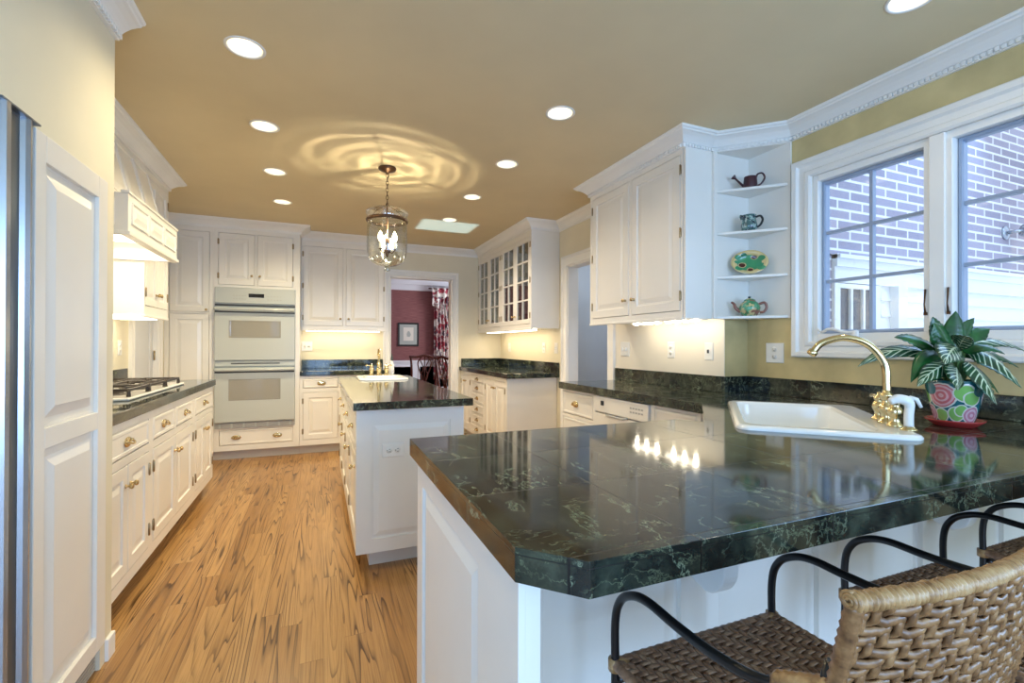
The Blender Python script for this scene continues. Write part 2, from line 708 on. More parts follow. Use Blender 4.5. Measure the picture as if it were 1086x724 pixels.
def bail_pull(F, u, v, parent, w=.046):
    b = MB()
    o, a = F(u, v, 0), F(u, v, 1) - F(u, v, 0)
    xd = F(1, 0, 0) - F(0, 0, 0)
    b.lathe([(0, 0), (1., 0), (1., .002), (.8, .005), (.5, .006), (0, .0065)], o, a, 24, sx=w, sy=w * .52, xdir=xd)
    b.tube([F(u + w * .7 * math.cos(t), v + .006 - .012 * math.sin(t) * 1.0, .006 + .020 * math.sin(t)) for t in [PI * k / 12 for k in range(13)]], .0045, 8)
    for sg in (-1, 1):
        b.lathe([(.0065, 0), (.0065, .006), (.004, .009), (0, .0095)], F(u + sg * w * .7, v + .006, .004), a, 10)
    return b.build('pull', 'brass', parent)


def grid_frame(F, u0, v0, u1, v1, openings, w0, w1):
    """face frame: rectangle with rectangular openings"""
    b = MB()
    us = sorted({u0, u1, *[x for o in openings for x in (o[0], o[2])]})
    vs_ = sorted({v0, v1, *[x for o in openings for x in (o[1], o[3])]})
    for j in range(len(vs_) - 1):
        run = None
        for i in range(len(us)):
            solid = False
            if i < len(us) - 1:
                cu, cv = (us[i] + us[i + 1]) / 2, (vs_[j] + vs_[j + 1]) / 2
                solid = not any(o[0] < cu < o[2] and o[1] < cv < o[3] for o in openings)
            if solid and run is None:
                run = us[i]
            if not solid and run is not None:
                b.fbox(F, run, vs_[j], w0, us[i], vs_[j + 1], w1)
                run = None
    return b


def cabinet(name, label, cat, o, w, width, z0, z1, depth, fronts, toe=None, group=None, mt='white_paint', toe_mt='toe_wood',
            hinges=True, base=None, carcass=True, bottom_bead=False):
    """face-frame cabinet with inset fronts.  o: left end of the face at floor level seen from the front; fronts:
    ('door', u0, v0, u1, v1, knob_u, knob_v, hinge_side) / ('drawer', u0, v0, u1, v1, [pull_u, ...]) / ('panel', ...)"""
    F = frame(o, w)
    c = F(width / 2, 0, -depth / 2)
    root = thing(name, label, cat, (c.x, c.y, base if base is not None else z0), group)
    zlow = toe if toe else z0
    g = .0036
    if carcass:
        MB().fbox(F, 0, zlow, -depth, width, z1, -.023).build('carcass', mt, root)
    grid_frame(F, 0, zlow, width, z1, [f[1:5] for f in fronts], -.023, 0).build('face_frame', mt, root)
    if toe:
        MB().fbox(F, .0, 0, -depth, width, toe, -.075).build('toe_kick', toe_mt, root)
    if bottom_bead:
        MB().fbox(F, 0, z0 - .018, -.02, width, z0, .006).build('light_rail', mt, root, .003)
    for f in fronts:
        u0, v0, u1, v1 = f[1] + g, f[2] + g, f[3] - g, f[4] - g
        if f[0] == 'door':
            d = MB().rings(F, u0, v0, u1, v1, RAISED(.002, min(.055, (u1 - u0) * .2))).build('door', mt, root)
            if f[5] is not None:
                knob(lambda a, b, cc=0.: F(a, b, cc + .002), f[5], f[6], d)
            if hinges and f[7]:
                hu = u0 - g if f[7] == 'l' else u1 + g
                hinge(F, hu, v0 + .09, d)
                hinge(F, hu, v1 - .09, d)
                if v1 - v0 > .8:
                    hinge(F, hu, (v0 + v1) / 2, d)
        elif f[0] == 'drawer':
            d = MB().rings(F, u0, v0, u1, v1, FLATD(.002)).build('drawer', mt, root)
            for pu in f[5]:
                if len(f) > 6 and f[6] == 'knob':
                    knob(lambda a, b, cc=0.: F(a, b, cc + .002), pu, (v0 + v1) / 2, d, 'brass')
                else:
                    bail_pull(lambda a, b, cc=0.: F(a, b, cc + .001), pu, (v0 + v1) / 2, d)
        elif f[0] == 'panel':
            MB().rings(F, u0, v0, u1, v1, RAISED(.0, .004)).build('raised_panel', mt, root)
    return root, F


# ------------------------------------------------------------------ room shell
CZ = 2.5
XB, XA, YR, YB, XL = 2.569, 2.372, 2.243, 6.2, -1.42
struct(MB().box(-1.6, -2.8, -.1, 2.72, 6.25, 0).build('floor', 'oak_floor'))

CANS = [(-.30, 2.336), (-.30, 3.136), (-.305, 3.934), (-.305, 4.743), (1.24, 2.321), (1.24, 3.125), (1.24, 3.941), (1.25, 4.749), (2.03, 1.05)]
CAN_R = .072


def ceiling_with_holes():
    bm = bmesh.new()
    es = []
    def loop(pts):
        vs_ = [bm.verts.new((x, y, CZ)) for x, y in pts]
        for i in range(len(vs_)):
            es.append(bm.edges.new((vs_[i], vs_[(i + 1) % len(vs_)])))
    loop([(-1.6, -2.8), (2.72, -2.8), (2.72, 6.25), (-1.6, 6.25)])
    for (x, y) in CANS:
        loop([(x + CAN_R * math.cos(2 * PI * k / 28), y + CAN_R * math.sin(2 * PI * k / 28)) for k in range(28)])
    bmesh.ops.triangle_fill(bm, use_beauty=True, edges=es)
    for f in bm.faces:
        if f.normal.z > 0:
            f.normal_flip()
    ret = bmesh.ops.extrude_face_region(bm, geom=list(bm.faces))
    bmesh.ops.translate(bm, verts=[v for v in ret['geom'] if isinstance(v, bmesh.types.BMVert)], vec=(0, 0, .03))
    bmesh.ops.recalc_face_normals(bm, faces=bm.faces)
    me = bpy.data.meshes.new('ceiling')
    bm.to_mesh(me); bm.free()
    me.materials.append(MAT['ceiling_paint'])
    o = bpy.data.objects.new('ceiling', me)
    COL.objects.link(o)
    return struct(o)


ceiling_with_holes()
struct(MB().box(-1.7, -2.8, 2.68, 2.8, 6.3, 2.72).build('ceiling_deck', 'ceiling_white'))

# window wall with the double casement opening (and a second opening behind the camera)
WY0, WY1, WZ0, WZ1 = .645, 1.812, 1.235, 2.165
b = MB()
x0, x1 = XB, XB + .15
b.box(x0, -2.8, 0, x1, -2.2, CZ); b.box(x0, -2.2, 0, x1, -.3, .8); b.box(x0, -2.2, 2.2, x1, -.3, CZ)
b.box(x0, -.3, 0, x1, WY0, CZ); b.box(x0, WY0, 0, x1, 1.875, WZ0); b.box(x0, WY0, WZ1, x1, 1.875, CZ); b.box(x0, 1.875, 0, x1, YR, CZ)
struct(b.build('wall_right', 'gold_wall'))
struct(MB().box(XA + .125, YR, 0, XB + .15, YR + .12, CZ).build('wall_return', 'gold_wall'))
struct(MB().box(XA + .004, YR, 0, XA + .125, 3.53, CZ).build('wall_right_middle', 'gold_wall'))
struct(MB().box(XA, YR + .001, 0, XA + .004, 3.53, CZ).build('wall_splash', 'splash_cream'))
DY0, DY1, DZ = 3.53, 4.27, 2.02
b = MB()
b.box(XA, DY0, DZ, XA + .12, DY1, CZ); b.box(XA, DY1, 0, XA + .12, 6.3, CZ)
struct(b.build('wall_right_far', 'cream_wall'))
# back wall with the dining room doorway
BX0, BX1, BZ = .855, 1.665, 2.085
b = MB()
b.box(-1.6, YB, 0, BX0, YB + .12, CZ); b.box(BX0, YB, BZ, BX1, YB + .12, CZ); b.box(BX1, YB, 0, XA + .12, YB + .12, CZ)
struct(b.build('wall_back', 'cream_wall'))
# left wall with a doorway past the counter
LY0, LY1, LZ = 4.80, 5.45, 2.03
b = MB()
b.box(XL - .12, .62, 0, XL, LY0, CZ); b.box(XL - .12, -2.8, 2.2, XL, .62, CZ); b.box(XL - .12, -2.8, 0, XL, -2.6, 2.2); b.box(XL - .12, LY0, LZ, XL, LY1, CZ); b.box(XL - .12, LY1, 0, XL, 6.3, CZ)
struct(b.build('wall_left', 'cream_wall'))
# refrigerator alcove: wall in front, soffit and narrow cheek
XF = -.746
b = MB()
b.box(XL, .62, 0, XF, 1.02, CZ); b.box(XL, 1.02, 1.825, XF, 2.311, CZ); b.box(XL, 2.206, 0, XF, 2.311, 1.825)
struct(b.build('wall_alcove', 'cream_wall'))
# rear wall behind the camera with wide glazed doors' opening
b = MB()
b.box(-1.6, -2.8, 0, -.3, -2.65, CZ); b.box(-.3, -2.8, 2.2, 2.3, -2.65, CZ); b.box(2.3, -2.8, 0, 2.6, -2.65, CZ)
struct(b.build('wall_rear', 'cream_wall'))
# breakfast room that opens off to the left, behind the refrigerator wall
struct(MB().box(-3.6, -2.8, -.1, -1.6, .62, 0).build('floor_left', 'oak_floor'))
struct(MB().box(-3.6, -2.8, CZ, -1.6, .62, CZ + .03).build('ceiling_left', 'ceiling_paint'))
b = MB()
b.box(-3.7, -2.8, 0, -3.6, -2.3, CZ); b.box(-3.7, -2.3, 0, -3.6, -.2, .8); b.box(-3.7, -2.3, 2.15, -3.6, -.2, CZ); b.box(-3.7, -.2, 0, -3.6, .62, CZ)
b.box(-3.7, .62, 0, XL - .12, .74, CZ); b.box(-3.6, -2.8, 0, -1.6, -2.7, CZ)
struct(b.build('wall_left_rear', 'cream_wall'))
# base block of the alcove cheek
struct(MB().box(XF - .02, 2.25, 0, XF + .012, 2.318, .085).build('baseboard_left', 'trim_paint', None, .004))

# ---- crown moulding, mitred run after run
CROWN = [(0, 2.408), (.014, 2.408), (.014, 2.431), (.022, 2.434), (.027, 2.441), (.036, 2.450), (.052, 2.463), (.072, 2.473), (.084, 2.477), (.088, 2.484), (.096, 2.487), (.1, 2.493), (.1, CZ), (0, CZ)]


def offset_pt(P, i, d, closed=False):
    n = len(P)
    def ln(a, b):
        t = (Vector(b) - Vector(a)).normalized()
        return Vector((-t.y, t.x))
    p = Vector(P[i])
    if i == 0: return p + ln(P[0], P[1]) * d
    if i == n - 1: return p + ln(P[-2], P[-1]) * d
    n1, n2 = ln(P[i - 1], P[i]), ln(P[i], P[i + 1])
    m_ = (n1 + n2)
    m_ = m_ / max(1e-6, m_.length_squared) * 2
    return p + m_ * d


def sweep(path, prof, i0, name, mt, dentil=False, mitre_end=True):
    b = MB()
    P = path
    for i in (i0, i0 + 1):
        b.v += [Vector((*offset_pt(P, i, d), z)) for d, z in prof]
    n = len(prof)
    for k in range(n):
        k2 = (k + 1) % n
        b.f.append((k, n + k, n + k2, k2)); b.sm.append(False)
    b.f.append(tuple(range(n))); b.f.append(tuple(reversed(range(n, 2 * n)))); b.sm += [False, False]
    if dentil:
        a, c = Vector(P[i0]), Vector(P[i0 + 1])
        t = (c - a); L = t.length; t.normalize()
        nl = Vector((-t.y, t.x))
        k = int(L / .0215)
        for j in range(k):
            s0 = (j + .2) * L / k
            s1 = s0 + .0135
            q = [a + t * s0 + nl * .012, a + t * s1 + nl * .012, a + t * s1 + nl * .025, a + t * s0 + nl * .025]
            b.add([(p.x, p.y, z) for z in (2.411, 2.428) for p in q], [(0, 3, 2, 1), (4, 5, 6, 7), (0, 1, 5, 4), (1, 2, 6, 5), (2, 3, 7, 6), (3, 0, 4, 7)])
    return struct(b.build(name, mt, None, fix=True))


path = [(XB, -2.65), (XB, 1.933), (2.259, YR), (2.04, YR), (2.04, 3.30), (XA, 3.30), (XA, 4.44), (2.04, 4.44), (2.04, YB), (.765, YB), (.765, 5.93),
        (-.185, 5.93), (-.185, 5.65), (XL, 5.65)]
DENT = {0, 1, 2, 3}
for i in range(len(path) - 1):
    sweep(path, CROWN, i, f'trim_{i + 1}', 'trim_paint', i in DENT)
lpath = [(XL, 4.44), (-1.09, 4.44), (-1.09, 2.312)]
for i in range(2):
    sweep(lpath, CROWN, i, f'trim_{20 + i}', 'trim_paint')
fpath = [(XF, 2.311), (XF, .62)]
sweep(fpath, CROWN, 0, 'trim_23', 'trim_paint', True)

# ---- door casings
CASE = [(0, .0), (0, .012), (.012, .02), (.03, .016), (.075, .016), (.085, .024), (.105, .024), (.105, 0)]


def casing(name, F, u0, u1, zt, wd=.105, mt='trim_paint', mid=None):
    """three-sided casing round an opening, profile mitred at the top corners"""
    b = MB()
    pr = [(a * wd / .105, w) for a, w in CASE]
    n = len(pr)
    stations = [lambda a: (u0 - a, 0.), lambda a: (u0 - a, zt + a), lambda a: (u1 + a, zt + a), lambda a: (u1 + a, 0.)]
    P = []
    for st in stations:
        for a, w in pr:
            u, v = st(a)
            P.append(F(u, v, w))
    Q = []
    for s_ in range(3):
        for k in range(n):
            k2 = (k + 1) % n
            Q.append((s_ * n + k, s_ * n + k2, (s_ + 1) * n + k2, (s_ + 1) * n + k))
    Q += [tuple(range(n)), tuple(range(3 * n, 4 * n))]
    b.add(P, Q)
    # jamb lining
    b.fbox(F, u0, 0, -.12, u0 + .012, zt, 0); b.fbox(F, u1 - .012, 0, -.12, u1, zt, 0); b.fbox(F, u0, zt - .012, -.12, u1, zt, 0)
    return struct(b.build(name, mt, None, fix=True))


casing('trim_24', frame((XA, 4.27, 0), (-1, 0, 0)), 0, .74, DZ)
casing('trim_25', frame((BX0, YB, 0), (0, -1, 0)), 0, BX1 - BX0, BZ, .09)
casing('trim_26', frame((XL, LY0, 0), (1, 0, 0)), 0, LY1 - LY0, LZ, .09)

# ---- left doorway: a pale panelled door standing closed in it
F = frame((XL, LY0 + .012, 0), (1, 0, 0))
d1 = struct(MB().rings(F, 0, .01, LY1 - LY0 - .024, LZ - .014, [(0, -.07), (0, -.03), (.09, -.03), (.095, -.038), (.13, -.03)]).build('door_1', 'hall_wall'))
hb = MB()
for z in (.3, 1.1, 1.8):
    hb.tube([F(LY1 - LY0 - .026, z - .045, -.02), F(LY1 - LY0 - .026, z + .045, -.02)], .007, 8)
hb.build('hinge', 'antique_brass', d1)

# ---- side hall through the right doorway
b = MB()
b.box(3.6, 3.2, 0, 3.7, 5.2, CZ); b.box(XA + .12, 5.1, 0, 3.6, 5.2, CZ); b.box(XA + .12, 3.36, 0, 3.6, 3.46, CZ)
struct(b.build('wall_hall', 'hall_wall'))
struct(MB().box(XA + .12, 3.3, -.1, 3.7, 5.2, 0).build('floor_hall', 'oak_floor'))
struct(MB().box(XA + .12, 3.3, 2.45, 3.7, 5.2, 2.5).build('ceiling_hall', 'ceiling_white'))
b = MB()
b.box(3.55, 3.46, 2.36, 3.6, 5.1, 2.45); b.box(XA + .12, 5.05, 2.36, 3.55, 5.1, 2.45)
struct(b.build('trim_27', 'ceiling_white'))
light('hall_daylight', 'AREA', (3.1, 4.2, 2.40), 6.5, (.70, .84, 1.0), size=.7, size_y=1.2, aim=(0, 0, -1))

# ---- dining room
struct(MB().box(.2, 6.32, -.1, 4.6, 10.5, 0).build('floor_dining', 'oak_floor'))
b = MB()
b.box(.2, 10.3, .86, 4.6, 10.42, 2.62)
struct(b.build('wall_dining', 'mauve_wall'))
b = MB()
b.box(.1, 6.32, 0, .2, 10.42, 2.62); b.box(4.6, 6.32, 0, 4.7, 10.42, 2.62)
struct(b.build('wall_dining_side', 'mauve_wall'))
struct(MB().box(.2, 6.32, 2.6, 4.7, 10.42, 2.66).build('ceiling_dining', 'ceiling_white'))
b = MB()
b.box(.2, 10.27, 2.38, 4.6, 10.3, 2.6); b.box(.2, 10.22, 2.5, 4.6, 10.28, 2.6)
b.box(.2, 10.27, 0, 4.6, 10.3, .86); b.box(.2, 10.245, .82, 4.6, 10.28, .865); b.box(.2, 10.255, 0, 4.6, 10.27, .16)
F = frame((.2, 10.27, 0), (0, -1, 0))
for k in range(5):
    b.rings(F, .12 + k * .85, .24, .85 + k * .85, .76, [(0, -.001), (0, .012), (.03, .012), (.035, 0)])
struct(b.build('trim_28', 'ceiling_white'))
light('dining_daylight', 'AREA', (4.55, 8.6, 1.5), 125, (.95, .97, 1.0), size=2.6, size_y=1.8, aim=(-1, .12, .05))

# ------------------------------------------------------------------ casement windows in the right wall
Fw = frame((XB, WY1, 0), (-1, 0, 0))              # u = WY1 - y
WW = WY1 - WY0
mat('sash_backlit_grey', (.30, .36, .47), .35)  # grey sash colour, darkened and blued to carry its backlit shade
tr = MB()
pr = [(0, 0), (0, .014), (.01, .022), (.03, .022), (.04, .014), (.070, .014), (.080, .03), (.105, .03), (.112, .024), (.112, 0)]
n = len(pr)
st = [lambda a: (.003 - a, WZ0 + .003 - a * .82), lambda a: (.003 - a, WZ1 - .003 + a * .95), lambda a: (WW - .003 + a, WZ1 - .003 + a * .95), lambda a: (WW - .003 + a, WZ0 + .003 - a * .82)]
P = [Fw(*s_(a), w) for s_ in st for a, w in pr]
Q = [(s_ * n + k, s_ * n + (k + 1) % n, ((s_ + 1) % 4) * n + (k + 1) % n, ((s_ + 1) % 4) * n + k) for s_ in range(4) for k in range(n)]
tr.add(P, Q)
struct(tr.build('trim_29', 'trim_paint', None, fix=True))
tr = MB()
UL0, UL1 = WY1 - 1.782, WY1 - 1.282              # left sash
UR0, UR1 = WY1 - 1.175, WY1 - .675               # right sash
tr.fbox(Fw, .001, WZ0 + .001, -.076, UL0, WZ1 - .001, -.004)
tr.fbox(Fw, UR1, WZ0 + .001, -.076, WW - .001, WZ1 - .001, -.004)
tr.fbox(Fw, UL0, WZ0 + .001, -.076, UR1, 1.278, -.004)
tr.fbox(Fw, UL0, 2.128, -.076, UR1, WZ1 - .001, -.004)
tr.fbox(Fw, UL1, 1.278, -.076, UR0, 2.128, .004)
tr.fbox(Fw, UL1 + .024, 1.24, -.004, UR0 - .024, 2.16, .013)
struct(tr.build('trim_30', 'trim_paint', None, .003))


def casement(name, u0, u1, latch_u):
    b = MB()
    z0, z1 = 1.279, 2.127
    fr = .018
    b.rings(Fw, u0 + .001, z0, u1 - .001, z1, [(0, -.075), (0, -.040), (.004, -.036), (fr - .004, -.036), (fr, -.045), (fr, -.075)], cap=False)
    for k in (1, 2):
        z = z0 + fr + (z1 - z0 - 2 * fr) * k / 3
        b.fbox(Fw, u0 + fr, z - .008, -.072, u1 - fr, z + .008, -.045)
    um = (u0 + u1) / 2
    b.fbox(Fw, um - .008, z0 + fr, -.071, um + .008, z1 - fr, -.0445)
    o = struct(b.build(name, 'sash_backlit_grey'))
    MB().fbox(Fw, u0 + fr - .008, z0 + fr - .008, -.062, u1 - fr + .008, z1 - fr + .008, -.057).build('pane', 'window_glass', o)
    l = MB()
    l.fbox(Fw, latch_u - .006, 1.352, -.004, latch_u + .006, 1.366, .012)
    l.tube([Fw(latch_u, 1.36, .010), Fw(latch_u, 1.40, .018), Fw(latch_u, 1.47, .010)], [.005, .003, .0045], 8)
    l.build('latch', 'bronze', o)
    return o


w1 = casement('window_1', UL0, UL1, UL1 + .010)
w2 = casement('window_2', UR0, UR1, UR0 - .012)
# folded white crank handle on the stool of the left sash
c = MB()
c.tube(smooth_path([Fw(.045, 1.305, .012), Fw(.07, 1.285, .02), Fw(.11, 1.30, .03), Fw(.15, 1.297, .03), Fw(.19, 1.283, .022), Fw(.25, 1.28, .016)]), [.006] * 7 + [.008] * 24, 8)
c.lathe([(.014, -.02), (.014, .02), (.006, .024), (0, .024)], Fw(.24, 1.268, .012), (0, 0, 1), 12)
c.build('crank_handle', 'trim_paint', w1)

# ------------------------------------------------------------------ what stands outside the window
ext = thing('brick_house_wing', 'brick wing of the house outside the window with white lower storey', 'building', (5.5, 2.1, -.1))
b = MB()
b.box(2.76, 2.02, 1.79, 9., 2.3, 5.5); b.box(2.76, 2.02, -.1, 3.05, 2.3, 1.8)
b.build('brick_wall', 'brick', ext)
b = MB()
b.box(3.05, 1.985, 1.72, 9., 2.1, 1.80); b.box(3.05, 1.965, 1.77, 9., 2.1, 1.795); b.box(3.05, 2.0, 1.62, 9., 2.1, 1.72)
b.build('fascia', 'ext_white', ext)
b = MB()
for k in range(16):
    z = -.1 + k * .108
    b.add([(3.55, 2.015, z), (9., 2.015, z), (9., 2.03, z + .108), (3.55, 2.03, z + .108)], [(0, 1, 2, 3)])
    b.add([(3.55, 2.03, z), (9., 2.03, z), (9., 2.015, z), (3.55, 2.015, z)], [(0, 1, 2, 3)])
b.box(3.05, 2.035, -.1, 9., 2.1, 1.63)
b.build('siding', 'ext_white', ext)
b = MB()
b.box(3.66, 1.97, -.1, 3.76, 2.05, 1.62)
b.box(3.05, 2.0, -.1, 3.08, 2.05, 1.62)
b.build('corner_board', 'ext_white', ext)
wf = MB()
Fx = frame((3.08, 2.034, 0), (0, -1, 0))
wf = grid_frame(Fx, 0, .9, .44, 1.615, [(.03, .95, .135, 1.285), (.155, .95, .26, 1.285), (.28, .95, .37, 1.285), (.03, 1.315, .135, 1.585), (.155, 1.315, .26, 1.585), (.28, 1.315, .37, 1.585)], 0, .03)
wo = wf.build('porch_window', 'ext_white', ext)
MB().fbox(Fx, .01, .92, -.004, .43, 1.60, .012).build('pane', 'ext_dark', wo)
g_ = MB().box(2.73, -4., -.14, 9., 2.02, -.1)
struct(g_.build('ground_outside', 'ext_white'))
fl = thing('flood_lamp', 'grey metal flood lamp on the brick wall outside', 'outdoor lamp', (5.155, 2.0, 2.1))
MB().lathe([(0, 0), (.055, 0), (.055, .015), (.02, .022), (0, .022)], (5.155, 2.02, 2.13), (0, -1, 0), 16).build('wall_plate', 'grey_strip', fl)
b = MB(); b.tube([(5.155, 2.0, 2.13), (5.16, 1.95, 2.13), (5.2, 1.90, 2.13)], .014, 10); b.build('arm', 'grey_strip', fl)
MB().lathe([(0, 0), (.045, 0), (.06, .04), (.06, .09), (.09, .16), (.09, .165), (0, .15)], (5.17, 1.92, 2.135), (.75, -.6, -.1), 16).build('lamp_head', 'grey_strip', fl)

# ------------------------------------------------------------------ refrigerator with white overlay panels
PX = XF + .012
fr_ = thing('refrigerator', 'built-in refrigerator with white raised overlay panels and full-height grey handle strip', 'refrigerator', (-1.08, 1.65, 0))
MB().box(XL + .01, 1.03, .1, XF - .012, 2.204, 1.82).build('body', 'appliance_grey', fr_)
Ff = frame((0, 0, 0), (1, 0, 0))
Ff = (lambda a, b_, c_=0.: Vector((XF + c_, a, b_)))


def fridge_door(y0, y1):
    d = MB()
    fr = .075
    zm0, zm1 = .906, .967
    d.fbox(Ff, y0, .105, -.012, y1, 1.813, .004)
    d.fbox(Ff, y0, .105, .004, y0 + fr * .76, 1.813, .018); d.fbox(Ff, y1 - fr, .105, .004, y1, 1.813, .018)
    for za, zb in ((.105, .165), (zm0, zm1), (1.735, 1.813)):
        d.fbox(Ff, y0 + fr * .76, za, .004, y1 - fr, zb, .018)
    o = d.build('door_panel', 'white_paint', fr_, .002)
    for za, zb in ((.165, zm0), (zm1, 1.735)):
        MB().rings(Ff, y0 + fr * .76, za, y1 - fr, zb, [(0, .0035), (0, .005), (.008, .005), (.010, .001), (.018, .001), (.060, .016), (.063, .016)]).build('raised_panel', 'white_paint', o)
    return o


fridge_door(1.714, 2.20)
fridge_door(1.04, 1.545)
h = MB()
h.extrude(lambda a, b_, c_: Vector((XF + b_, a, c_)), [(1.713, -.01), (1.713, .004), (1.694, .016), (1.676, .027), (1.664, .029), (1.655, .022), (1.650, .012), (1.610, .008), (1.59, .012), (1.582, .026), (1.57, .032), (1.555, .030), (1.55, .02), (1.55, -.01)], .105, 1.815)
ho = h.build('handle_strip', 'grey_strip', fr_, fix=True)
MB().fbox(Ff, 1.592, .11, .0, 1.648, 1.81, .0125).build('finger_recess', 'grey_recess', ho)
MB().fbox(Ff, 1.54, 1.815, -.01, 1.714, 1.821, .030).build('cap_strip', 'grey_recess', ho, .002)
b = MB()
b.fbox(Ff, 1.04, 0, -.06, 2.204, .1, -.02)
for k in range(6): b.fbox(Ff, 1.05, .012 + k * .014, -.02, 2.19, .019 + k * .014, -.008)
b.build('toe_grille', 'appliance_grey', fr_)

# ------------------------------------------------------------------ left run: base cabinets, worktop, cooktop
XC = -.812
def left_unit(y0, y1, fronts, label):
    return cabinet('base_cabinet', label, 'cabinet', (XC, y0, 0), (1, 0, 0), y1 - y0, 0, .862, XC - XL - .003, fronts, toe=.1, group='base cabinets along the left wall')


KZ, HZ = .55, None
def pair(y0, ya, yb, y1, v0, v1, kz=None):
    """two doors between ya..yb inside a unit starting at y0"""
    m_ = (ya + yb) / 2
    kz = kz or v1 - .09
    return [('door', ya - y0, v0, m_ - y0, v1, m_ - y0 - .03, kz, 'l'), ('door', m_ - y0, v0, yb - y0, v1, m_ - y0 + .03, kz, 'r')]


y0 = 2.33
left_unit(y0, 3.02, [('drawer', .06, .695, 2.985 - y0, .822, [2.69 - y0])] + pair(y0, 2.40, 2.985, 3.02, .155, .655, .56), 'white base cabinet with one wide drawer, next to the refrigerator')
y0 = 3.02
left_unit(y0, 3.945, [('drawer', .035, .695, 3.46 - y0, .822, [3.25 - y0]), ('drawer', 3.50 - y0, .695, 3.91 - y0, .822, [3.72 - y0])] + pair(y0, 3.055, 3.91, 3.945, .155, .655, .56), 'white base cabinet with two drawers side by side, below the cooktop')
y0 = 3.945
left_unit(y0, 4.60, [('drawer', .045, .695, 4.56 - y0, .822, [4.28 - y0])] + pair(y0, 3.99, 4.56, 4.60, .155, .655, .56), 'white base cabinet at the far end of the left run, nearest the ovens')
tag(MB().box(XL + .002, 2.313, .864, -.797, 4.63, .914).build('worktop', 'marble_tile', None, .004), 'dark green marble worktop along the left wall under the cooktop', 'worktop')
b = MB().box(XL + .002, 2.313, .915, XL + .022, 4.63, 1.016)
b.box(XL + .002, 2.313, .915, -1.24, 2.333, 1.016)
tag(b.build('backsplash', 'marble_tile', None, .002), 'short dark marble upstand against the left wall behind the cooktop', 'backsplash')

ct = thing('gas_cooktop', 'white gas cooktop with black grates set in the left worktop', 'cooktop', (-1.13, 3.5, .914))
b = MB()
b.box(-1.36, 3.02, .914, -.905, 4.11, .930)
b.build('base_plate', 'porcelain', ct, .008, seg=3)
gi = 0
for cyy in (3.24, 3.57, 3.90):
    gr = MB()
    for cxx in (-1.25, -1.03):
        r_ = .10
        for sx in (-1, 1):
            gr.box(cxx + sx * r_ - .006, cyy - .155, .958, cxx + sx * r_ + .006, cyy + .155, .972)
        for yy in (-.15, .15):
            gr.box(cxx - r_, cyy + yy - .006, .958, cxx + r_, cyy + yy + .006, .972)
        for k in range(4):
            a = PI / 4 + k * PI / 2
            gr.tube([(cxx + .035 * math.cos(a), cyy + .035 * math.sin(a), .966), (cxx + .10 * math.cos(a), cyy + .14 * math.sin(a), .966)], .006, 6)
        for sx in (-1, 1):
            for sy in (-1, 1):
                gr.tube([(cxx + sx * r_, cyy + sy * .15, .968), (cxx + sx * r_, cyy + sy * .15, .930)], [.007, .011], 6)
    gr.build('grate', 'cast_iron', ct)
    for cxx in (-1.25, -1.03):
        MB().lathe([(.06, .930), (.058, .934), (.034, .936), (.034, .946), (.03, .951), (0, .952)], (cxx, cyy, 0), n=20).build('burner', 'cast_iron', ct)

# ---- upper cabinet beyond the hood
cabinet('upper_cabinet', 'tall narrow white wall cabinet just beyond the range hood', 'cabinet', (-1.09, 3.895, 0), (1, 0, 0), .54, 1.41, 2.498, -1.09 - XL - .003,
        [('door', .022, 1.47, .27, 2.37, .245, 1.56, 'l'), ('door', .27, 1.47, .518, 2.37, .295, 1.56, 'r')], bottom_bead=True)
ucl = tag(MB().box(-1.38, 3.94, 1.392, -1.15, 4.40, 1.409).build('under_cabinet_light', 'strip_glow'), 'glowing light bar under the narrow left wall cabinet', 'light')
light('under_cabinet_lamp_left', 'AREA', (-1.26, 4.17, 1.385), 1.2, WARM, size=.2, size_y=.4, aim=(0, 0, -1))

# ---- range hood: panelled mantel box, sloping chimney
hd = thing('range_hood', 'white panelled range hood with three raised front panels above the cooktop', 'range hood', (-1.15, 3.43, 1.78))
HX, HY0, HY1, HZ0, HZ1 = -.905, 2.985, 3.885, 1.79, 1.985
b = MB()
b.box(HX - .022, HY0, HZ0, HX, HY1, HZ1); b.box(XL + .003, HY0, HZ0, HX - .022, HY0 + .022, HZ1); b.box(XL + .003, HY1 - .022, HZ0, HX - .022, HY1, HZ1)
b.box(XL + .003, HY0 + .022, HZ0 + .10, HX - .022, HY1 - .022, HZ1)
Fh = frame((HX, HY0, 0), (1, 0, 0))
b.build('mantel', 'white_paint', hd)
for k in range(3):
    u0 = .045 + k * .278
    MB().rings(Fh, u0, HZ0 + .045, u0 + .255, HZ1 - .035, [(0, -.001), (0, .008), (.008, .008), (.012, .001), (.02, .001), (.045, .009)]).build('raised_panel', 'white_paint', hd)
Fh2 = frame((XL, HY0, 0), (0, -1, 0))
MB().rings(Fh2, .06, HZ0 + .03, .46, HZ1 - .03, [(0, -.001), (0, .008), (.008, .008), (.012, .001), (.02, .001), (.045, .009)]).build('side_panel', 'white_paint', hd)
b = MB()
b.box(HX - .035, HY0 - .012, HZ0 - .02, HX + .012, HY1 + .008, HZ0); b.box(XL + .003, HY0 - .012, HZ0 - .02, HX - .035, HY0 + .024, HZ0); b.box(XL + .003, HY1 - .024, HZ0 - .02, HX - .035, HY1 + .008, HZ0)
b.box(HX - .03, HY0 - .008, HZ1, HX + .008, HY1 + .006, HZ1 + .014)
b.build('moulding', 'white_paint', hd, .003)
b = MB()   # sloping chimney with panel lines
z0_, z1_ = HZ1, 2.408
q0 = [(-.99, HY0 + .02), (-.99, HY1 - .01)]
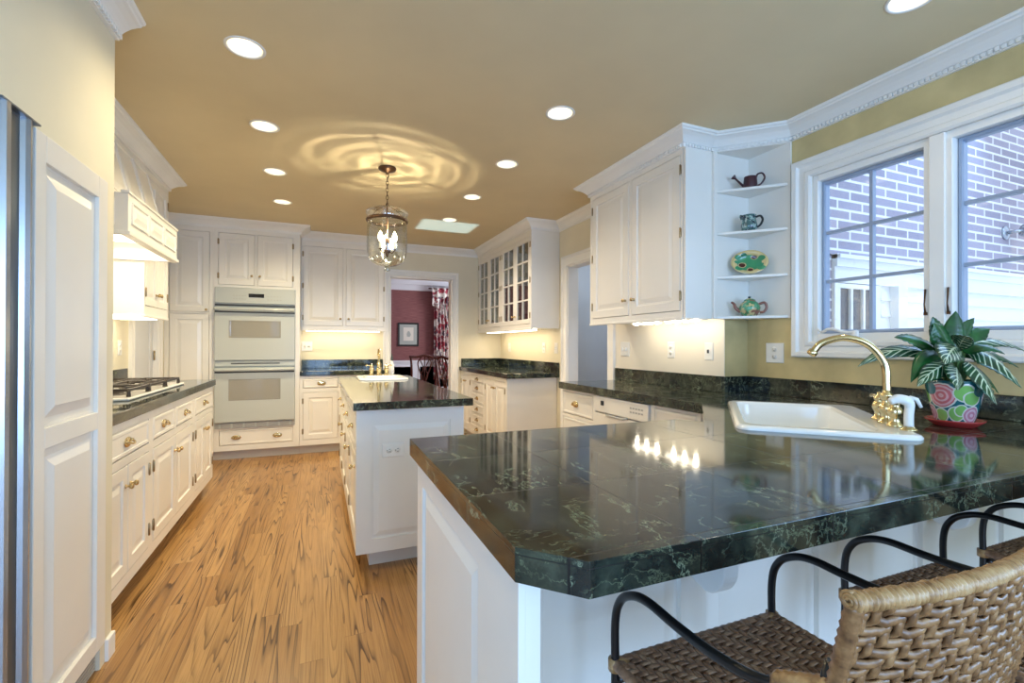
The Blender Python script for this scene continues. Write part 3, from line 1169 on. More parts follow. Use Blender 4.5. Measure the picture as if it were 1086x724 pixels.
b.add([(-.985, HY0 + .01, z0_), (-.985, HY1 - .004, z0_), (-1.085, HY1 - .004, z1_), (-1.085, HY0 + .01, z1_),
       (XL + .003, HY0 + .01, z0_), (XL + .003, HY1 - .004, z0_), (XL + .003, HY1 - .004, z1_), (XL + .003, HY0 + .01, z1_)],
      [(0, 1, 2, 3), (1, 5, 6, 2), (5, 4, 7, 6), (4, 0, 3, 7), (3, 2, 6, 7), (0, 4, 5, 1)])
sl = Vector((-.1, 0, z1_ - z0_)); ln_ = sl.length; sl.normalize(); nw = Vector((sl.z, 0, -sl.x))
Fs = lambda a, b_, c_=0.: Vector((-.985, HY0 + .01, z0_)) + Vector((0, a, 0)) + sl * b_ + nw * c_
b.build('chimney', 'white_paint', hd)
for k in range(3):
    MB().rings(Fs, .04 + k * .285, .04, .30 + k * .285, ln_ - .05, [(0, -.001), (0, .006), (.008, .006), (.012, .001), (.02, .001), (.05, .007)]).build('raised_panel', 'white_paint', hd)
b = MB()
b.box(-1.3, 3.15, HZ0 + .07, -1.02, 3.72, HZ0 + .1)
b.build('light_panel', 'strip_glow', hd)
light('hood_lamp', 'AREA', (-1.15, 3.5, HZ0 + .06), 3.2, (1, .9, .72), size=.25, size_y=.6, aim=(0, 0, -1))

# ------------------------------------------------------------------ back wall: pantry, oven tower
YO = 5.65
PW = -1.005 - XL
cabinet('pantry_cabinet', 'tall white pantry cabinet in the far left corner beside the ovens', 'cabinet', (XL + .002, YO, 0), (0, -1, 0), PW, 0, 2.498, YB - YO - .003,
        [('door', .04, .13, .385, 1.52, None, None, None), ('door', .04, 1.535, .385, 2.36, .36, 1.56, 'l')], toe=.1, toe_mt='plinth_white', hinges=False)
TW = .815
OX = -1.002
ot, F = cabinet('oven_cabinet', 'tall white cabinet housing the double oven, two doors above and one drawer below', 'cabinet', (OX, YO, 0), (0, -1, 0), TW, 0, 2.498, YB - YO - .003,
        [('door', .045, 1.825, .378, 2.365, .352, 1.925, 'l'), ('door', .40, 1.825, .745, 2.365, .428, 1.925, 'r'),
         ('drawer', .06, .155, .755, .315, [.215, .60])], toe=.1, toe_mt='plinth_white')
ov = thing('double_oven', 'white double wall oven with two windows and digital panel', 'oven', (OX + TW / 2, YO - .01, .33))
u0, u1 = .018, .772
Fo = lambda a, b_, c_=0.: F(a, b_, c_ + .001)
MB().fbox(Fo, u0, .335, .0, u1, 1.80, .012).build('trim_frame', 'appliance_white', ov)
pnl = MB().fbox(Fo, u0 + .004, 1.635, .012, u1 - .004, 1.795, .03).build('control_panel', 'appliance_white', ov, .004)
MB().fbox(Fo, .325, 1.70, .03, .47, 1.738, .032).build('display', 'display', pnl)
b = MB()
for k in range(5):
    for r_ in range(2):
        b.fbox(Fo, .185 + k * .026, 1.675 + r_ * .035, .03, .20 + k * .026, 1.683 + r_ * .035, .0315)
        b.fbox(Fo, .50 + k * .03, 1.675 + r_ * .035, .03, .516 + k * .03, 1.683 + r_ * .035, .0315)
b.build('button', 'appliance_grey', pnl)['label'] = 'rows of small grey touch buttons'


def oven_door(za, zb, wz0, wz1):
    d = MB()
    d.rings(Fo, u0 + .003, za, u1 - .003, zb, [(0, .012), (0, .042), (.006, .048)])
    d = d.build('oven_door', 'appliance_white', ov)
    MB().rings(Fo, .150, wz0, .632, wz1, [(0, .047), (0, .0495), (.012, .0495), (.016, .0485)]).build('oven_window', 'oven_glass', d)
    b = MB()
    hz = zb - .02
    b.tube([Fo(u0 + .01, hz, .085), Fo(u0 + .02, hz, .09), Fo(u1 - .02, hz, .09), Fo(u1 - .01, hz, .085)], .013, 10)
    b.fbox(Fo, u0 + .02, hz - .012, .046, u0 + .045, hz + .012, .088); b.fbox(Fo, u1 - .045, hz - .012, .046, u1 - .02, hz + .012, .088)
    b.build('handle', 'appliance_white', d)
    MB().fbox(Fo, u0 + .006, zb - .055, .0475, u1 - .006, zb - .038, .0492).build('vent_slot', 'slot_dark', d)


oven_door(1.04, 1.59, 1.275, 1.455)
oven_door(.40, .965, .625, .845)
MB().fbox(Fo, u0 + .003, 1.606, .012, u1 - .003, 1.622, .022).build('vent_slot', 'slot_dark', ov)
ctm = MB().fbox(Fo, u0 + .003, .978, .012, u1 - .003, 1.034, .030).build('centre_trim', 'appliance_white', ov, .003)
MB().fbox(Fo, u0 + .15, 1.002, .030, u1 - .15, 1.013, .0312).build('vent_slot', 'slot_dark', ctm)
b = MB()
b.fbox(Fo, u0 + .01, .338, .012, u1 - .01, .392, .018)
vb = b.build('bottom_vent', 'appliance_grey', ov)
b = MB()
for k in range(7): b.fbox(Fo, u0 + .04 + k * .11, .34, .018, u0 + .058 + k * .11, .39, .028)
b.build('vent_rib', 'appliance_white', vb)['label'] = 'row of white vertical ribs across the vent'

# ---- base unit, worktop and wall unit right of the ovens
BXa, BXb = -.184, .70
cabinet('base_cabinet', 'white base cabinet right of the ovens beside the dining room doorway', 'cabinet', (BXa, YO, 0), (0, -1, 0), BXb - BXa, 0, .862, YB - YO - .003,
        [('drawer', .03, .725, .395, .83, [.22]), ('door', .03, .16, .395, .68, None, None, 'l'),
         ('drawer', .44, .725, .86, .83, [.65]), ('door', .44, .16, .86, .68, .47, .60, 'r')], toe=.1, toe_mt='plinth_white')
tag(MB().box(BXa, YO - .02, .864, .765, YB - .002, .914).build('worktop', 'marble_far', None, .004), 'dark marble worktop on the back wall beside the ovens', 'worktop')
tag(MB().box(BXa + .002, YB - .022, .915, .762, YB - .002, 1.022).build('backsplash', 'marble_far', None, .002), 'dark marble upstand on the back wall right of the ovens', 'backsplash')
cabinet('upper_cabinet', 'white two-door wall cabinet right of the ovens beside the dining doorway', 'cabinet', (-.184, 5.93, 0), (0, -1, 0), .948, 1.385, 2.498, YB - 5.93 - .003,
        [('door', .018, 1.425, .455, 2.345, .425, 1.51, 'l'), ('door', .485, 1.425, .925, 2.345, .515, 1.51, 'r')], bottom_bead=True)
tag(MB().box(-.13, 5.99, 1.362, .70, 6.06, 1.384).build('under_cabinet_light', 'strip_glow'), 'glowing light bar under the two-door back wall cabinet', 'light')
light('under_cabinet_lamp_back', 'AREA', (.29, 6.03, 1.358), K_UC * 1.1, WARM, size=.8, size_y=.08, aim=(0, .15, -1))

# ---- outlets and switches
def plate(F, u, v, label, cat='outlet', kind='outlet', wd=.072, ht=.116, group=None):
    name = {'outlet': 'wall_outlet', 'switch': 'wall_switch'}[kind]
    c = F(u, v, 0)
    r = thing(name, label, cat, (c.x, c.y, v - ht / 2), group)
    MB().rings(F, u - wd / 2, v - ht / 2, u + wd / 2, v + ht / 2, [(0, .0005), (0, .004), (.004, .006)]).build('cover_plate', 'plastic_white', r)
    vert = ht >= wd
    for sg in (-1, 1):
        if kind == 'outlet':
            cu, cv = (u, v + sg * .022) if vert else (u + sg * .022, v)
            b = MB()
            o_ = F(cu, cv, .006); a_ = F(0, 0, 1) - F(0, 0, 0)
            b.lathe([(.0155, 0), (.0155, .0015), (0, .0016)], o_, a_, 18)
            rc = b.build('receptacle', 'plastic_white', r)
            s_ = MB()
            if vert:
                s_.fbox(F, cu - .008, cv - .002, .0075, cu - .0055, cv + .007, .0079); s_.fbox(F, cu + .0055, cv - .002, .0075, cu + .008, cv + .007, .0079)
                s_.lathe([(.0028, 0), (.0028, .0004), (0, .0005)], F(cu, cv - .008, .0075), a_, 8)
            else:
                s_.fbox(F, cu - .002, cv - .008, .0075, cu + .007, cv - .0055, .0079); s_.fbox(F, cu - .002, cv + .0055, .0075, cu + .007, cv + .008, .0079)
                s_.lathe([(.0028, 0), (.0028, .0004), (0, .0005)], F(cu - .008, cv, .0075), a_, 8)
            s_.build('slot', 'slot_dark', rc)
    if kind == 'switch':
        k = max(1, round(wd / .05) - (0 if wd > .09 else 0))
        k = 1 if wd < .09 else 2
        for i in range(k):
            cu = u + (i - (k - 1) / 2) * .046
            MB().fbox(F, cu - .0045, v - .012, .005, cu + .0045, v + .012, .016).build('toggle', 'plastic_white', r, .002)
    return r


FA = frame((XA, 6.2, 0), (-1, 0, 0))            # u = 6.2 - y
plate(FA, 6.2 - 3.285, 1.178, 'white double wall switch under the right cabinet, nearest the hall doorway', 'switch', 'switch', .118)
plate(FA, 6.2 - 2.727, 1.178, 'white wall outlet under the right wall cabinet, middle of the three plates')
p3 = plate(FA, 6.2 - 2.37, 1.172, 'white switch plate with dark toggle under the right wall cabinet', 'switch', 'switch')
for ch in p3.children:
    if ch.name.startswith('toggle'):
        ch.data.materials[0] = MAT['slot_dark']; ch['label'] = 'dark toggle'
FB = frame((XB, 2.243, 0), (-1, 0, 0))
plate(FB, 2.243 - 2.044, 1.167, 'square white double outlet plate on the gold wall left of the window', 'outlet', 'outlet', .118, .12)
plate(FA, 6.2 - 4.814, 1.176, 'small white outlet on the gold wall under the glass-door cabinets')
plate(FA, 6.2 - 4.52, 1.176, 'small white switch under the glass cabinets at the hall door casing', 'switch', 'switch')
plate(FA, 6.2 - 5.85, 1.176, 'small white outlet deep in the far corner under the glass-door cabinets')
plate(frame((-.2, YB, 0), (0, -1, 0)), .075, 1.186, 'white wall outlet on the back wall right of the ovens', wd=.118)
plate(frame((XL, 4.0, 0), (1, 0, 0)), .52, 1.18, 'white outlet plate on the left wall under the narrow cabinet')

# ------------------------------------------------------------------ glass-door wall cabinets on the right, far end
def glass_unit(ya, yb, label, seed):
    """ya: far (left) end, yb: near end; face looks to -X"""
    rnd = random.Random(seed)
    F = frame((2.04, ya, 0), (-1, 0, 0))
    wd = ya - yb
    dp = XA - 2.04 - .003
    r = thing('glass_cabinet', label, 'cabinet', (2.2, (ya + yb) / 2, 1.385), 'glass-door wall cabinets')
    z0, z1 = 1.385, 2.498
    b = MB()
    b.fbox(F, 0, z0, -dp, .018, z1, -.022); b.fbox(F, wd - .018, z0, -dp, wd, z1, -.022)
    b.fbox(F, .018, z0, -dp, wd - .018, z0 + .03, -.022); b.fbox(F, .018, 2.34, -dp, wd - .018, z1, -.022); b.fbox(F, .018, z0 + .03, -dp, wd - .018, 2.34, -dp + .01)
    b.build('carcass', 'white_paint', r)
    dv0, dv1 = 1.43, 2.35
    m_ = wd / 2
    grid_frame(F, 0, z0, wd, z1, [(.03, dv0, m_ - .002, dv1), (m_ + .002, dv0, wd - .03, dv1)], -.022, 0).build('face_frame', 'white_paint', r)
    MB().fbox(F, 0, z0 - .018, -.02, wd, z0, .006).build('light_rail', 'white_paint', r, .003)
    for z in (1.65, 1.89, 2.12):
        MB().fbox(F, .02, z, -dp + .012, wd - .02, z + .015, -.03).build('shelf', 'white_paint', r)
    for (a, c, hs) in ((.033, m_ - .004, 'l'), (m_ + .004, wd - .033, 'r')):
        d = MB()
        st_ = .05
        d.rings(F, a, dv0 + .003, c, dv1 - .003, [(0, -.02), (0, 0), (.002, .002), (st_ - .006, .002), (st_, -.004), (st_, -.018)], cap=False)
        um = (a + c) / 2
        d.fbox(F, um - .008, dv0 + st_, -.016, um + .008, dv1 - st_, .0)
        for k in (1, 2, 3):
            z = dv0 + st_ + (dv1 - dv0 - 2 * st_) * k / 4
            d.fbox(F, a + st_, z - .008, -.0155, c - st_, z + .008, .0)
        d = d.build('door', 'white_paint', r)
        MB().fbox(F, a + st_ - .005, dv0 + st_ - .005, -.014, c - st_ + .005, dv1 - st_ + .005, -.011).build('pane', 'cabinet_glass', d)
        kn = c - .025 if hs == 'l' else a + .025
        knob(lambda x, y, z=0.: F(x, y, z + .002), kn, dv0 + .09, d)
        hu = a - .003 if hs == 'l' else c + .003
        for z in (dv0 + .09, (dv0 + dv1) / 2, dv1 - .09):
            hinge(F, hu, z, d)
    # things standing on the shelves
    for z in (1.416, 1.666, 1.906, 2.136):
        for k in range(4):
            u = .12 + k * (wd - .24) / 3 + rnd.uniform(-.02, .02)
            p = F(u, z, -.17 - rnd.uniform(0, .05))
            hh = rnd.uniform(.09, .16); rr = rnd.uniform(.028, .042)
            o_ = MB().lathe([(0, 0), (rr * .7, 0), (rr * .75, .004), (rr * .25, .012), (rr * .2, hh * .4), (rr * .85, hh * .55), (rr, hh * .8), (rr * .85, hh), (rr * .8, hh), (rr * .9, hh * .8), (rr * .75, hh * .58), (0, hh * .5)] if rnd.random() < .6 else
                            [(0, 0), (rr, 0), (rr * 1.05, hh * .1), (rr * 1.05, hh * .6), (rr * .5, hh * .8), (rr * .5, hh), (0, hh)], p, n=14)
            dk = rnd.random() < .5
            o_ = o_.build('goblet' if False else 'glassware', 'jar_dark' if dk else 'glassware')
            tag(o_, 'piece of glassware on a shelf behind the cabinet\'s glass doors', 'glassware', 'glassware behind the glass doors')


glass_unit(6.19, 5.322, 'far white glass-door cabinet, in the corner next to the dining doorway', 3)
glass_unit(5.32, 4.442, 'near white glass-door cabinet with the plain side panel facing the kitchen', 5)
tag(MB().box(2.10, 4.60, 1.362, 2.18, 6.0, 1.384).build('under_cabinet_light', 'strip_glow'), 'long glowing light bar under the glass-door cabinets', 'light')
light('under_cabinet_lamp_far', 'AREA', (2.15, 5.3, 1.357), K_UC * 2.6, (1, .77, .47), size=1.4, size_y=.08, aim=(.15, 0, -1))

# ---- base units and worktop below
FX = 1.795
cabinet('base_cabinet', 'white two-door base cabinet in the far right corner by the dining doorway', 'cabinet', (FX, 6.19, 0), (-1, 0, 0), 6.19 - 5.745, 0, .862, XA - FX - .003,
        [('door', .03, .16, .222, .82, .2, .74, 'l'), ('door', .225, .16, .42, .82, .25, .74, 'r')], toe=.1, toe_mt='plinth_white', group='base cabinets under the glass cabinets')
dz = [(.752, .83), (.63, .735), (.50, .613), (.37, .483), (.24, .353), (.13, .223)]
cabinet('drawer_cabinet', 'narrow white stack of drawers under the glass-door cabinets', 'cabinet', (FX, 5.743, 0), (-1, 0, 0), 5.743 - 5.22, 0, .862, XA - FX - .003,
        [('drawer', .03, a, .495, c_, [.26]) for a, c_ in dz], toe=.1, toe_mt='plinth_white', group='base cabinets under the glass cabinets')
cabinet('base_cabinet', 'white two-door base cabinet at the near end of the glass cabinet run', 'cabinet', (FX, 5.218, 0), (-1, 0, 0), 5.218 - 4.50, 0, .862, XA - FX - .003,
        [('door', .04, .16, .345, .82, .315, .74, 'l'), ('door', .348, .16, .66, .82, .378, .74, 'r')], toe=.1, toe_mt='plinth_white', group='base cabinets under the glass cabinets')
tag(MB().box(1.772, 4.44, .864, XA - .002, YB - .002, .914).build('worktop', 'marble_far', None, .004), 'dark green marble worktop under the glass-door cabinets', 'worktop')
b = MB().box(XA - .022, 4.44, .915, XA - .002, YB - .002, 1.022)
b.box(1.80, YB - .022, .915, XA - .023, YB - .002, 1.022)
tag(b.build('backsplash', 'marble_far', None, .002), 'dark marble upstand in the corner under the glass-door cabinets', 'backsplash')

# ------------------------------------------------------------------ island
isl = thing('island_cabinet', 'white kitchen island base with raised end panel and brass door pulls', 'island', (.48, 3.55, 0))
IX0, IX1, IY0, IY1 = .188, .775, 2.612, 4.59
b = MB()
b.box(IX0 + .023, IY0 + .022, .1, IX1, IY1, .118); b.box(IX1 - .018, IY0 + .022, .118, IX1, IY1, .862); b.box(IX0 + .023, IY0 + .022, .118, IX1 - .018, IY0 + .04, .862); b.box(IX0 + .023, IY1 - .018, .118, IX1 - .018, IY1, .862); b.box(IX0 + .023, IY0 + .04, .118, IX0 + .041, IY1 - .018, .862)
b.build('carcass', 'white_paint', isl)
Fi = frame((IX0, IY0, 0), (0, -1, 0))
Wd = IX1 - IX0
grid_frame(Fi, 0, .1, Wd, .862, [(.078, .172, Wd - .078, .788)], -.022, 0).build('end_frame', 'white_paint', isl)
MB().rings(Fi, .078, .172, Wd - .078, .788, [(0, -.02), (0, -.009), (.012, -.009), (.04, -.001)]).build('end_panel', 'white_paint', isl)
MB().box(IX0 + .075, IY0 + .085, 0, IX1 - .05, IY1 - .05, .1).build('toe_kick', 'plinth_white', isl)
Fl = frame((IX0, IY1, 0), (-1, 0, 0))      # u = IY1 - y
ops = []
for (ya, yb) in ((4.56, 4.13), (4.09, 3.66), (3.62, 3.19), (3.15, 2.66)):
    ops.append((IY1 - ya, .15, IY1 - yb, .62)); ops.append((IY1 - ya, .65, IY1 - yb, .825))
grid_frame(Fl, 0, .1, IY1 - IY0 - .0221, .862, ops, -.023, 0).build('face_frame', 'white_paint', isl)
for i, o_ in enumerate(ops):
    u0, v0, u1, v1 = o_
    if i % 2 == 0:
        d = MB().rings(Fl, u0 + .003, v0 + .003, u1 - .003, v1 - .003, RAISED(.002)).build('door', 'white_paint', isl)
        knob(lambda a, b_, c_=0.: Fl(a, b_, c_ + .002), u1 - .035, v1 - .07, d, 'brass', .015)
        hinge(Fl, u0, v0 + .08, d); hinge(Fl, u0, v1 - .08, d)
    else:
        d = MB().rings(Fl, u0 + .003, v0 + .003, u1 - .003, v1 - .003, FLATD(.002)).build('drawer', 'white_paint', isl)
        bail_pull(lambda a, b_, c_=0.: Fl(a, b_, c_ + .001), (u0 + u1) / 2, (v0 + v1) / 2, d, .032)
plate(Fi, .19, .64, 'white horizontal outlet on the end panel of the island', wd=.118, ht=.074)


def slab(name, mt, poly, z0, z1, holes, label, cat, bevel=.0009):
    """worktop: outline polygon with holes cut through it"""
    bm = bmesh.new()
    es = []
    def loop(pts):
        vs_ = [bm.verts.new((x, y, z1)) for x, y in pts]
        for i in range(len(vs_)):
            es.append(bm.edges.new((vs_[i], vs_[(i + 1) % len(vs_)])))
    loop(poly)
    for h_ in holes:
        loop(h_)
    bmesh.ops.triangle_fill(bm, use_beauty=True, edges=es)
    ret = bmesh.ops.extrude_face_region(bm, geom=list(bm.faces))
    bmesh.ops.translate(bm, verts=[v for v in ret['geom'] if isinstance(v, bmesh.types.BMVert)], vec=(0, 0, z0 - z1))
    bmesh.ops.recalc_face_normals(bm, faces=bm.faces)
    bmesh.ops.dissolve_limit(bm, angle_limit=.02, verts=bm.verts, edges=bm.edges)
    me = bpy.data.meshes.new(name)
    bm.to_mesh(me); bm.free()
    me.materials.append(MAT[mt])
    o = bpy.data.objects.new(name, me)
    COL.objects.link(o)
    if bevel:
        bv = o.modifiers.new('bevel', 'BEVEL'); bv.width = bevel; bv.segments = 2; bv.limit_method = 'ANGLE'; bv.angle_limit = math.radians(40)
    return tag(o, label, cat)


def rrect(cx, cy, hx, hy, r, n=5, ang=0.):
    P = []
    for (sx, sy, a0) in ((1, 1, 0), (-1, 1, PI / 2), (-1, -1, PI), (1, -1, 1.5 * PI)):
        for k in range(n + 1):
            a = a0 + PI / 2 * k / n
            P.append((sx * (hx - r) + r * math.cos(a), sy * (hy - r) + r * math.sin(a)))
    ca, sa = math.cos(ang), math.sin(ang)
    return [(cx + x * ca - y * sa, cy + x * sa + y * ca) for x, y in P]


def sink(name, label, cx, cy, hx, hy, ang, bowls, depth=.19):
    """drop-in sink; bowls = list of (dx, dy, hx, hy) in the sink's own axes"""
    r = thing(name, label, 'sink', (cx, cy, .914))
    ca, sa = math.cos(ang), math.sin(ang)
    tf = lambda dx, dy: (cx + dx * ca - dy * sa, cy + dx * sa + dy * ca)
    z = .914
    # rim top as outline with bowl holes
    bm = bmesh.new(); es = []
    def loop(pts, zz):
        vs_ = [bm.verts.new((x, y, zz)) for x, y in pts]
        for i in range(len(vs_)):
            es.append(bm.edges.new((vs_[i], vs_[(i + 1) % len(vs_)])))
    loop(rrect(cx, cy, hx - .014, hy - .014, .045, 5, ang), z + .016)
    for (dx, dy, bx, by) in bowls:
        loop(rrect(*tf(dx, dy), bx + .008, by + .008, .058, 5, ang), z + .016)
    bmesh.ops.triangle_fill(bm, use_beauty=True, edges=es)
    bmesh.ops.recalc_face_normals(bm, faces=bm.faces)
    if bm.faces and sum(f.normal.z for f in bm.faces) < 0:
        for f in bm.faces: f.normal_flip()
    b = MB()
    b.v = [v.co.copy() for v in bm.verts]; bm.verts.index_update()
    b.f = [tuple(v.index for v in f.verts) for f in bm.faces]; b.sm = [False] * len(b.f)
    bm.free()
    def skin(loops):
        n_ = len(loops[0][0])
        P, Q = [], []
        for pts, zz in loops:
            P += [(x, y, zz) for x, y in pts]
        for k in range(len(loops) - 1):
            for i in range(n_):
                i2 = (i + 1) % n_
                Q.append((k * n_ + i, k * n_ + i2, (k + 1) * n_ + i2, (k + 1) * n_ + i))
        b.add(P, Q, True)
        return len(P), n_
    skin([(rrect(cx, cy, hx, hy, .05, 5, ang), z), (rrect(cx, cy, hx + .001, hy + .001, .05, 5, ang), z + .006), (rrect(cx, cy, hx - .004, hy - .004, .05, 5, ang), z + .013), (rrect(cx, cy, hx - .014, hy - .014, .045, 5, ang), z + .016)])
    for (dx, dy, bx, by) in bowls:
        c_ = tf(dx, dy)
        L = [(rrect(*c_, bx + .008, by + .008, .058, 5, ang), z + .016), (rrect(*c_, bx + .002, by + .002, .055, 5, ang), z + .012), (rrect(*c_, bx, by, .055, 5, ang), z),
             (rrect(*c_, bx - .012, by - .012, .055, 5, ang), z - depth + .03), (rrect(*c_, bx - .035, by - .035, .05, 5, ang), z - depth), (rrect(*c_, .04, .04, .039, 5, ang), z - depth - .004)]
        k, n_ = skin(L)
        b.f.append(tuple(len(b.v) - n_ + i for i in range(n_))); b.sm.append(False)
    b.build('basin', 'porcelain', r)
    for (dx, dy, bx, by) in bowls:
        MB().lathe([(.03, 0), (.04, .003), (.043, .001)], (*tf(dx, dy), z - depth - .003), n=16).build('drain', 'chrome', r)
    return r, tf


# island worktop and prep sink
ISX, ISY = .515, 4.25
slab('worktop', 'marble_slab', [(.165, 2.512), (.800, 2.512), (.800, 4.612), (.165, 4.612)], .874, .914, [rrect(ISX, ISY, .17, .20, .05)],
     'polished dark marble worktop on the kitchen island', 'worktop')
sink('prep_sink', 'small white prep sink set in the island worktop', ISX, ISY, .20, .235, 0, [(0, -.035, .15, .155)])


def bridge_faucet(label, base, along, out, h, reach, name='brass_faucet', sc=1.):
    """brass gooseneck mixer: base (x,y) on deck z, along = deck direction of the handles, out = spout direction"""
    z = .930
    r = thing(name, label, 'faucet', (base[0], base[1], z))
    B = Vector((base[0], base[1], z)); A = Vector((*along, 0)).normalized(); O = Vector((*out, 0)).normalized()
    MB().lathe([(0, 0), (.028, 0), (.028, .006), (.020, .012), (.018, .035), (.024, .045), (.026, .055), (.022, .066), (.017, .074), (.017, .092), (.021, .098), (.021, .104), (.014, .112), (.0135, .12), (0, .12)], B, n=20).build('spout_base', 'brass', r)
    pts = [B + Vector((0, 0, .08)), B + Vector((0, 0, h * .45)), B + O * reach * .03 + Vector((0, 0, h * .70)), B + O * reach * .24 + Vector((0, 0, h * .92)), B + O * reach * .55 + Vector((0, 0, h)),
           B + O * reach * .85 + Vector((0, 0, h * .94)), B + O * reach * .98 + Vector((0, 0, h * .83))]
    sp = smooth_path(pts, 7)
    spt = MB().tube(sp, .0132 * sc, 14).build('spout', 'brass', r)
    e = sp[-1]; dr = (sp[-1] - sp[-2]).normalized()
    MB().lathe([(.0132 * sc, -.006), (.0172 * sc, -.004), (.0172 * sc, .012), (.013 * sc, .016), (0, .016)], e, dr, 14).build('aerator', 'brass', spt)
    for sg in (-1, 1):
        c = B + A * .082 * sc * sg
        MB().lathe([(0, 0), (.025, 0), (.025, .006), (.017, .014), (.015, .030), (.021, .042), (.024, .054), (.019, .066), (.014, .072), (.018, .080), (.018, .086), (.010, .094), (.006, .098), (.008, .104), (0, .108)], c, n=18).build('valve', 'brass', r)
        t = MB()
        q = c + Vector((0, 0, .082))
        t.tube([q, q + (A * sg * .8 + O * .2) * .03 + Vector((0, 0, .010)), q + (A * sg * .8 + O * .2) * .062 + Vector((0, 0, .006))], [.006, .0045, .007], 8)
        t.build('lever', 'brass', r)
    return r


bridge_faucet('brass gooseneck faucet standing at the far edge of the island sink', (.515, 4.445), (1, 0), (-.15, -1), .235, .15, sc=.8)
MB_s = thing('soap_bottle', 'dark slender soap bottle standing behind the island sink faucet', 'bottle', (.64, 4.52, .914))
MB().lathe([(0, 0), (.02, 0), (.022, .01), (.022, .10), (.012, .125), (.010, .15), (0, .15)], (.64, 4.52, .914), n=14).build('body', 'plastic_white', MB_s)
MB().lathe([(.011, .145), (.012, .165), (.006, .2), (0, .215)], (.64, 4.52, .914), n=12).build('cap', 'jar_dark', MB_s)

# ------------------------------------------------------------------ right wall: wall cabinet, open corner shelves
cabinet('upper_cabinet', 'large white two-door wall cabinet on the right beside the open corner shelves', 'cabinet', (2.04, 3.297, 0), (-1, 0, 0), 3.297 - 2.247, 1.385, 2.498, XA - 2.04 - .003,
        [('door', .035, 1.42, .515, 2.375, .475, 1.53, 'l'), ('door', .545, 1.42, 1.03, 2.375, .575, 1.53, 'r')], bottom_bead=True)
for (ya, yb, lb) in ((2.95, 2.64, 'farther half of the glowing light bar under the right wall cabinet'), (2.60, 2.28, 'nearer half of the glowing light bar under the right wall cabinet')):
    o_ = thing('under_cabinet_light', lb, 'light', (2.21, (ya + yb) / 2, 1.36), 'light bars under the right wall cabinet')
    MB().box(2.14, yb, 1.372, 2.27, ya, 1.384).build('housing', 'plastic_white', o_)
    bb = MB()
    k = 4
    for i in range(k):
        yy = yb + (i + .5) * (ya - yb) / k
        bb = MB().lathe([(0, -.014), (.018, -.012), (.03, -.004), (.03, .002)], (2.205, yy, 1.372), n=14)
        bb.build('lamp', 'strip_glow', o_)
for yy in (2.31, 2.41, 2.51, 2.68, 2.79, 2.90):
    light('under_cabinet_lamp_right', 'POINT', (2.205, yy, 1.345), .5, (1, .88, .68), size=.012)

# open corner shelf unit: side stile, back panels, triangular shelves
sh = thing('corner_shelf', 'white open corner shelf unit between the right cabinet and the window', 'shelf', (2.42, 2.1, 1.37))
b = MB()
b.box(2.041, YR - .018, 1.375, XB - .003, YR - .002, 2.408)
b.build('side_panel', 'white_paint', sh)
b = MB()
b.box(XB - .014, 1.933, 1.375, XB - .002, YR - .019, 2.408)
b.build('back_panel', 'white_paint', sh)
b = MB()
b.box(2.245, YR - .040, 1.375, 2.272, YR - .018, 2.408)
b.build('stile', 'white_paint', sh, .003)
shelf_z = [1.375, 1.622, 1.893, 2.155]
for z in shelf_z:
    MB().prism([(2.275, YR - .02), (XB - .016, 1.945), (XB - .016, YR - .02)], z, z + .016).build('shelf', 'white_paint', sh, .002)
MB().prism([(2.262, YR - .02), (XB - .003, 1.935), (XB - .003, YR - .02)], 2.405, 2.43).build('top_board', 'white_paint', sh)
struct(MB().prism([(2.05, YR - .001), (2.262, YR - .001), (XB - .001, 1.936), (XB - .001, YR - .001)], 2.43, 2.498).build('ceiling_filler', 'white_paint'))

# ---- pottery on the corner shelves
cxs, cys = 2.44, 2.115       # middle of a shelf
dirv = Vector((math.cos(YAW), -math.sin(YAW), 0))     # to the viewer's right
dirv = Vector((.72, -.69, 0))
mat('plum_metal', (.045, .012, .02), .3)
wc = thing('watering_can', 'small dark plum watering can on the top corner shelf', 'watering can', (cxs, cys, 2.171))
o = Vector((cxs + .005, cys, 2.171))
MB().lathe([(0, 0), (.04, 0), (.041, .004), (.036, .068), (.036, .072), (.030, .073), (0, .066)], o, n=22).build('body', 'plum_metal', wc)
t = MB().tube(smooth_path([o - dirv * .03 + Vector((0, 0, .012)), o - dirv * .06 + Vector((0, 0, .045)), o - dirv * .085 + Vector((0, 0, .075))], 5), [.009, .0085, .008, .0075, .007, .007, .0065, .006, .006, .006, .006], 10)
t = t.build('spout', 'plum_metal', wc)
MB().lathe([(.006, 0), (.016, .016), (.016, .019), (0, .02)], o - dirv * .083 + Vector((0, 0, .073)), (-dirv + Vector((0, 0, .9))), 12).build('rose', 'plum_metal', t)
MB().tube(smooth_path([o + dirv * .034 + Vector((0, 0, .014)), o + dirv * .060 + Vector((0, 0, .026)), o + dirv * .078 + Vector((0, 0, .06)), o + dirv * .065 + Vector((0, 0, .088)), o + dirv * .04 + Vector((0, 0, .085)), o + dirv * .031 + Vector((0, 0, .062))], 6), .0055, 10).build('handle', 'plum_metal', wc)



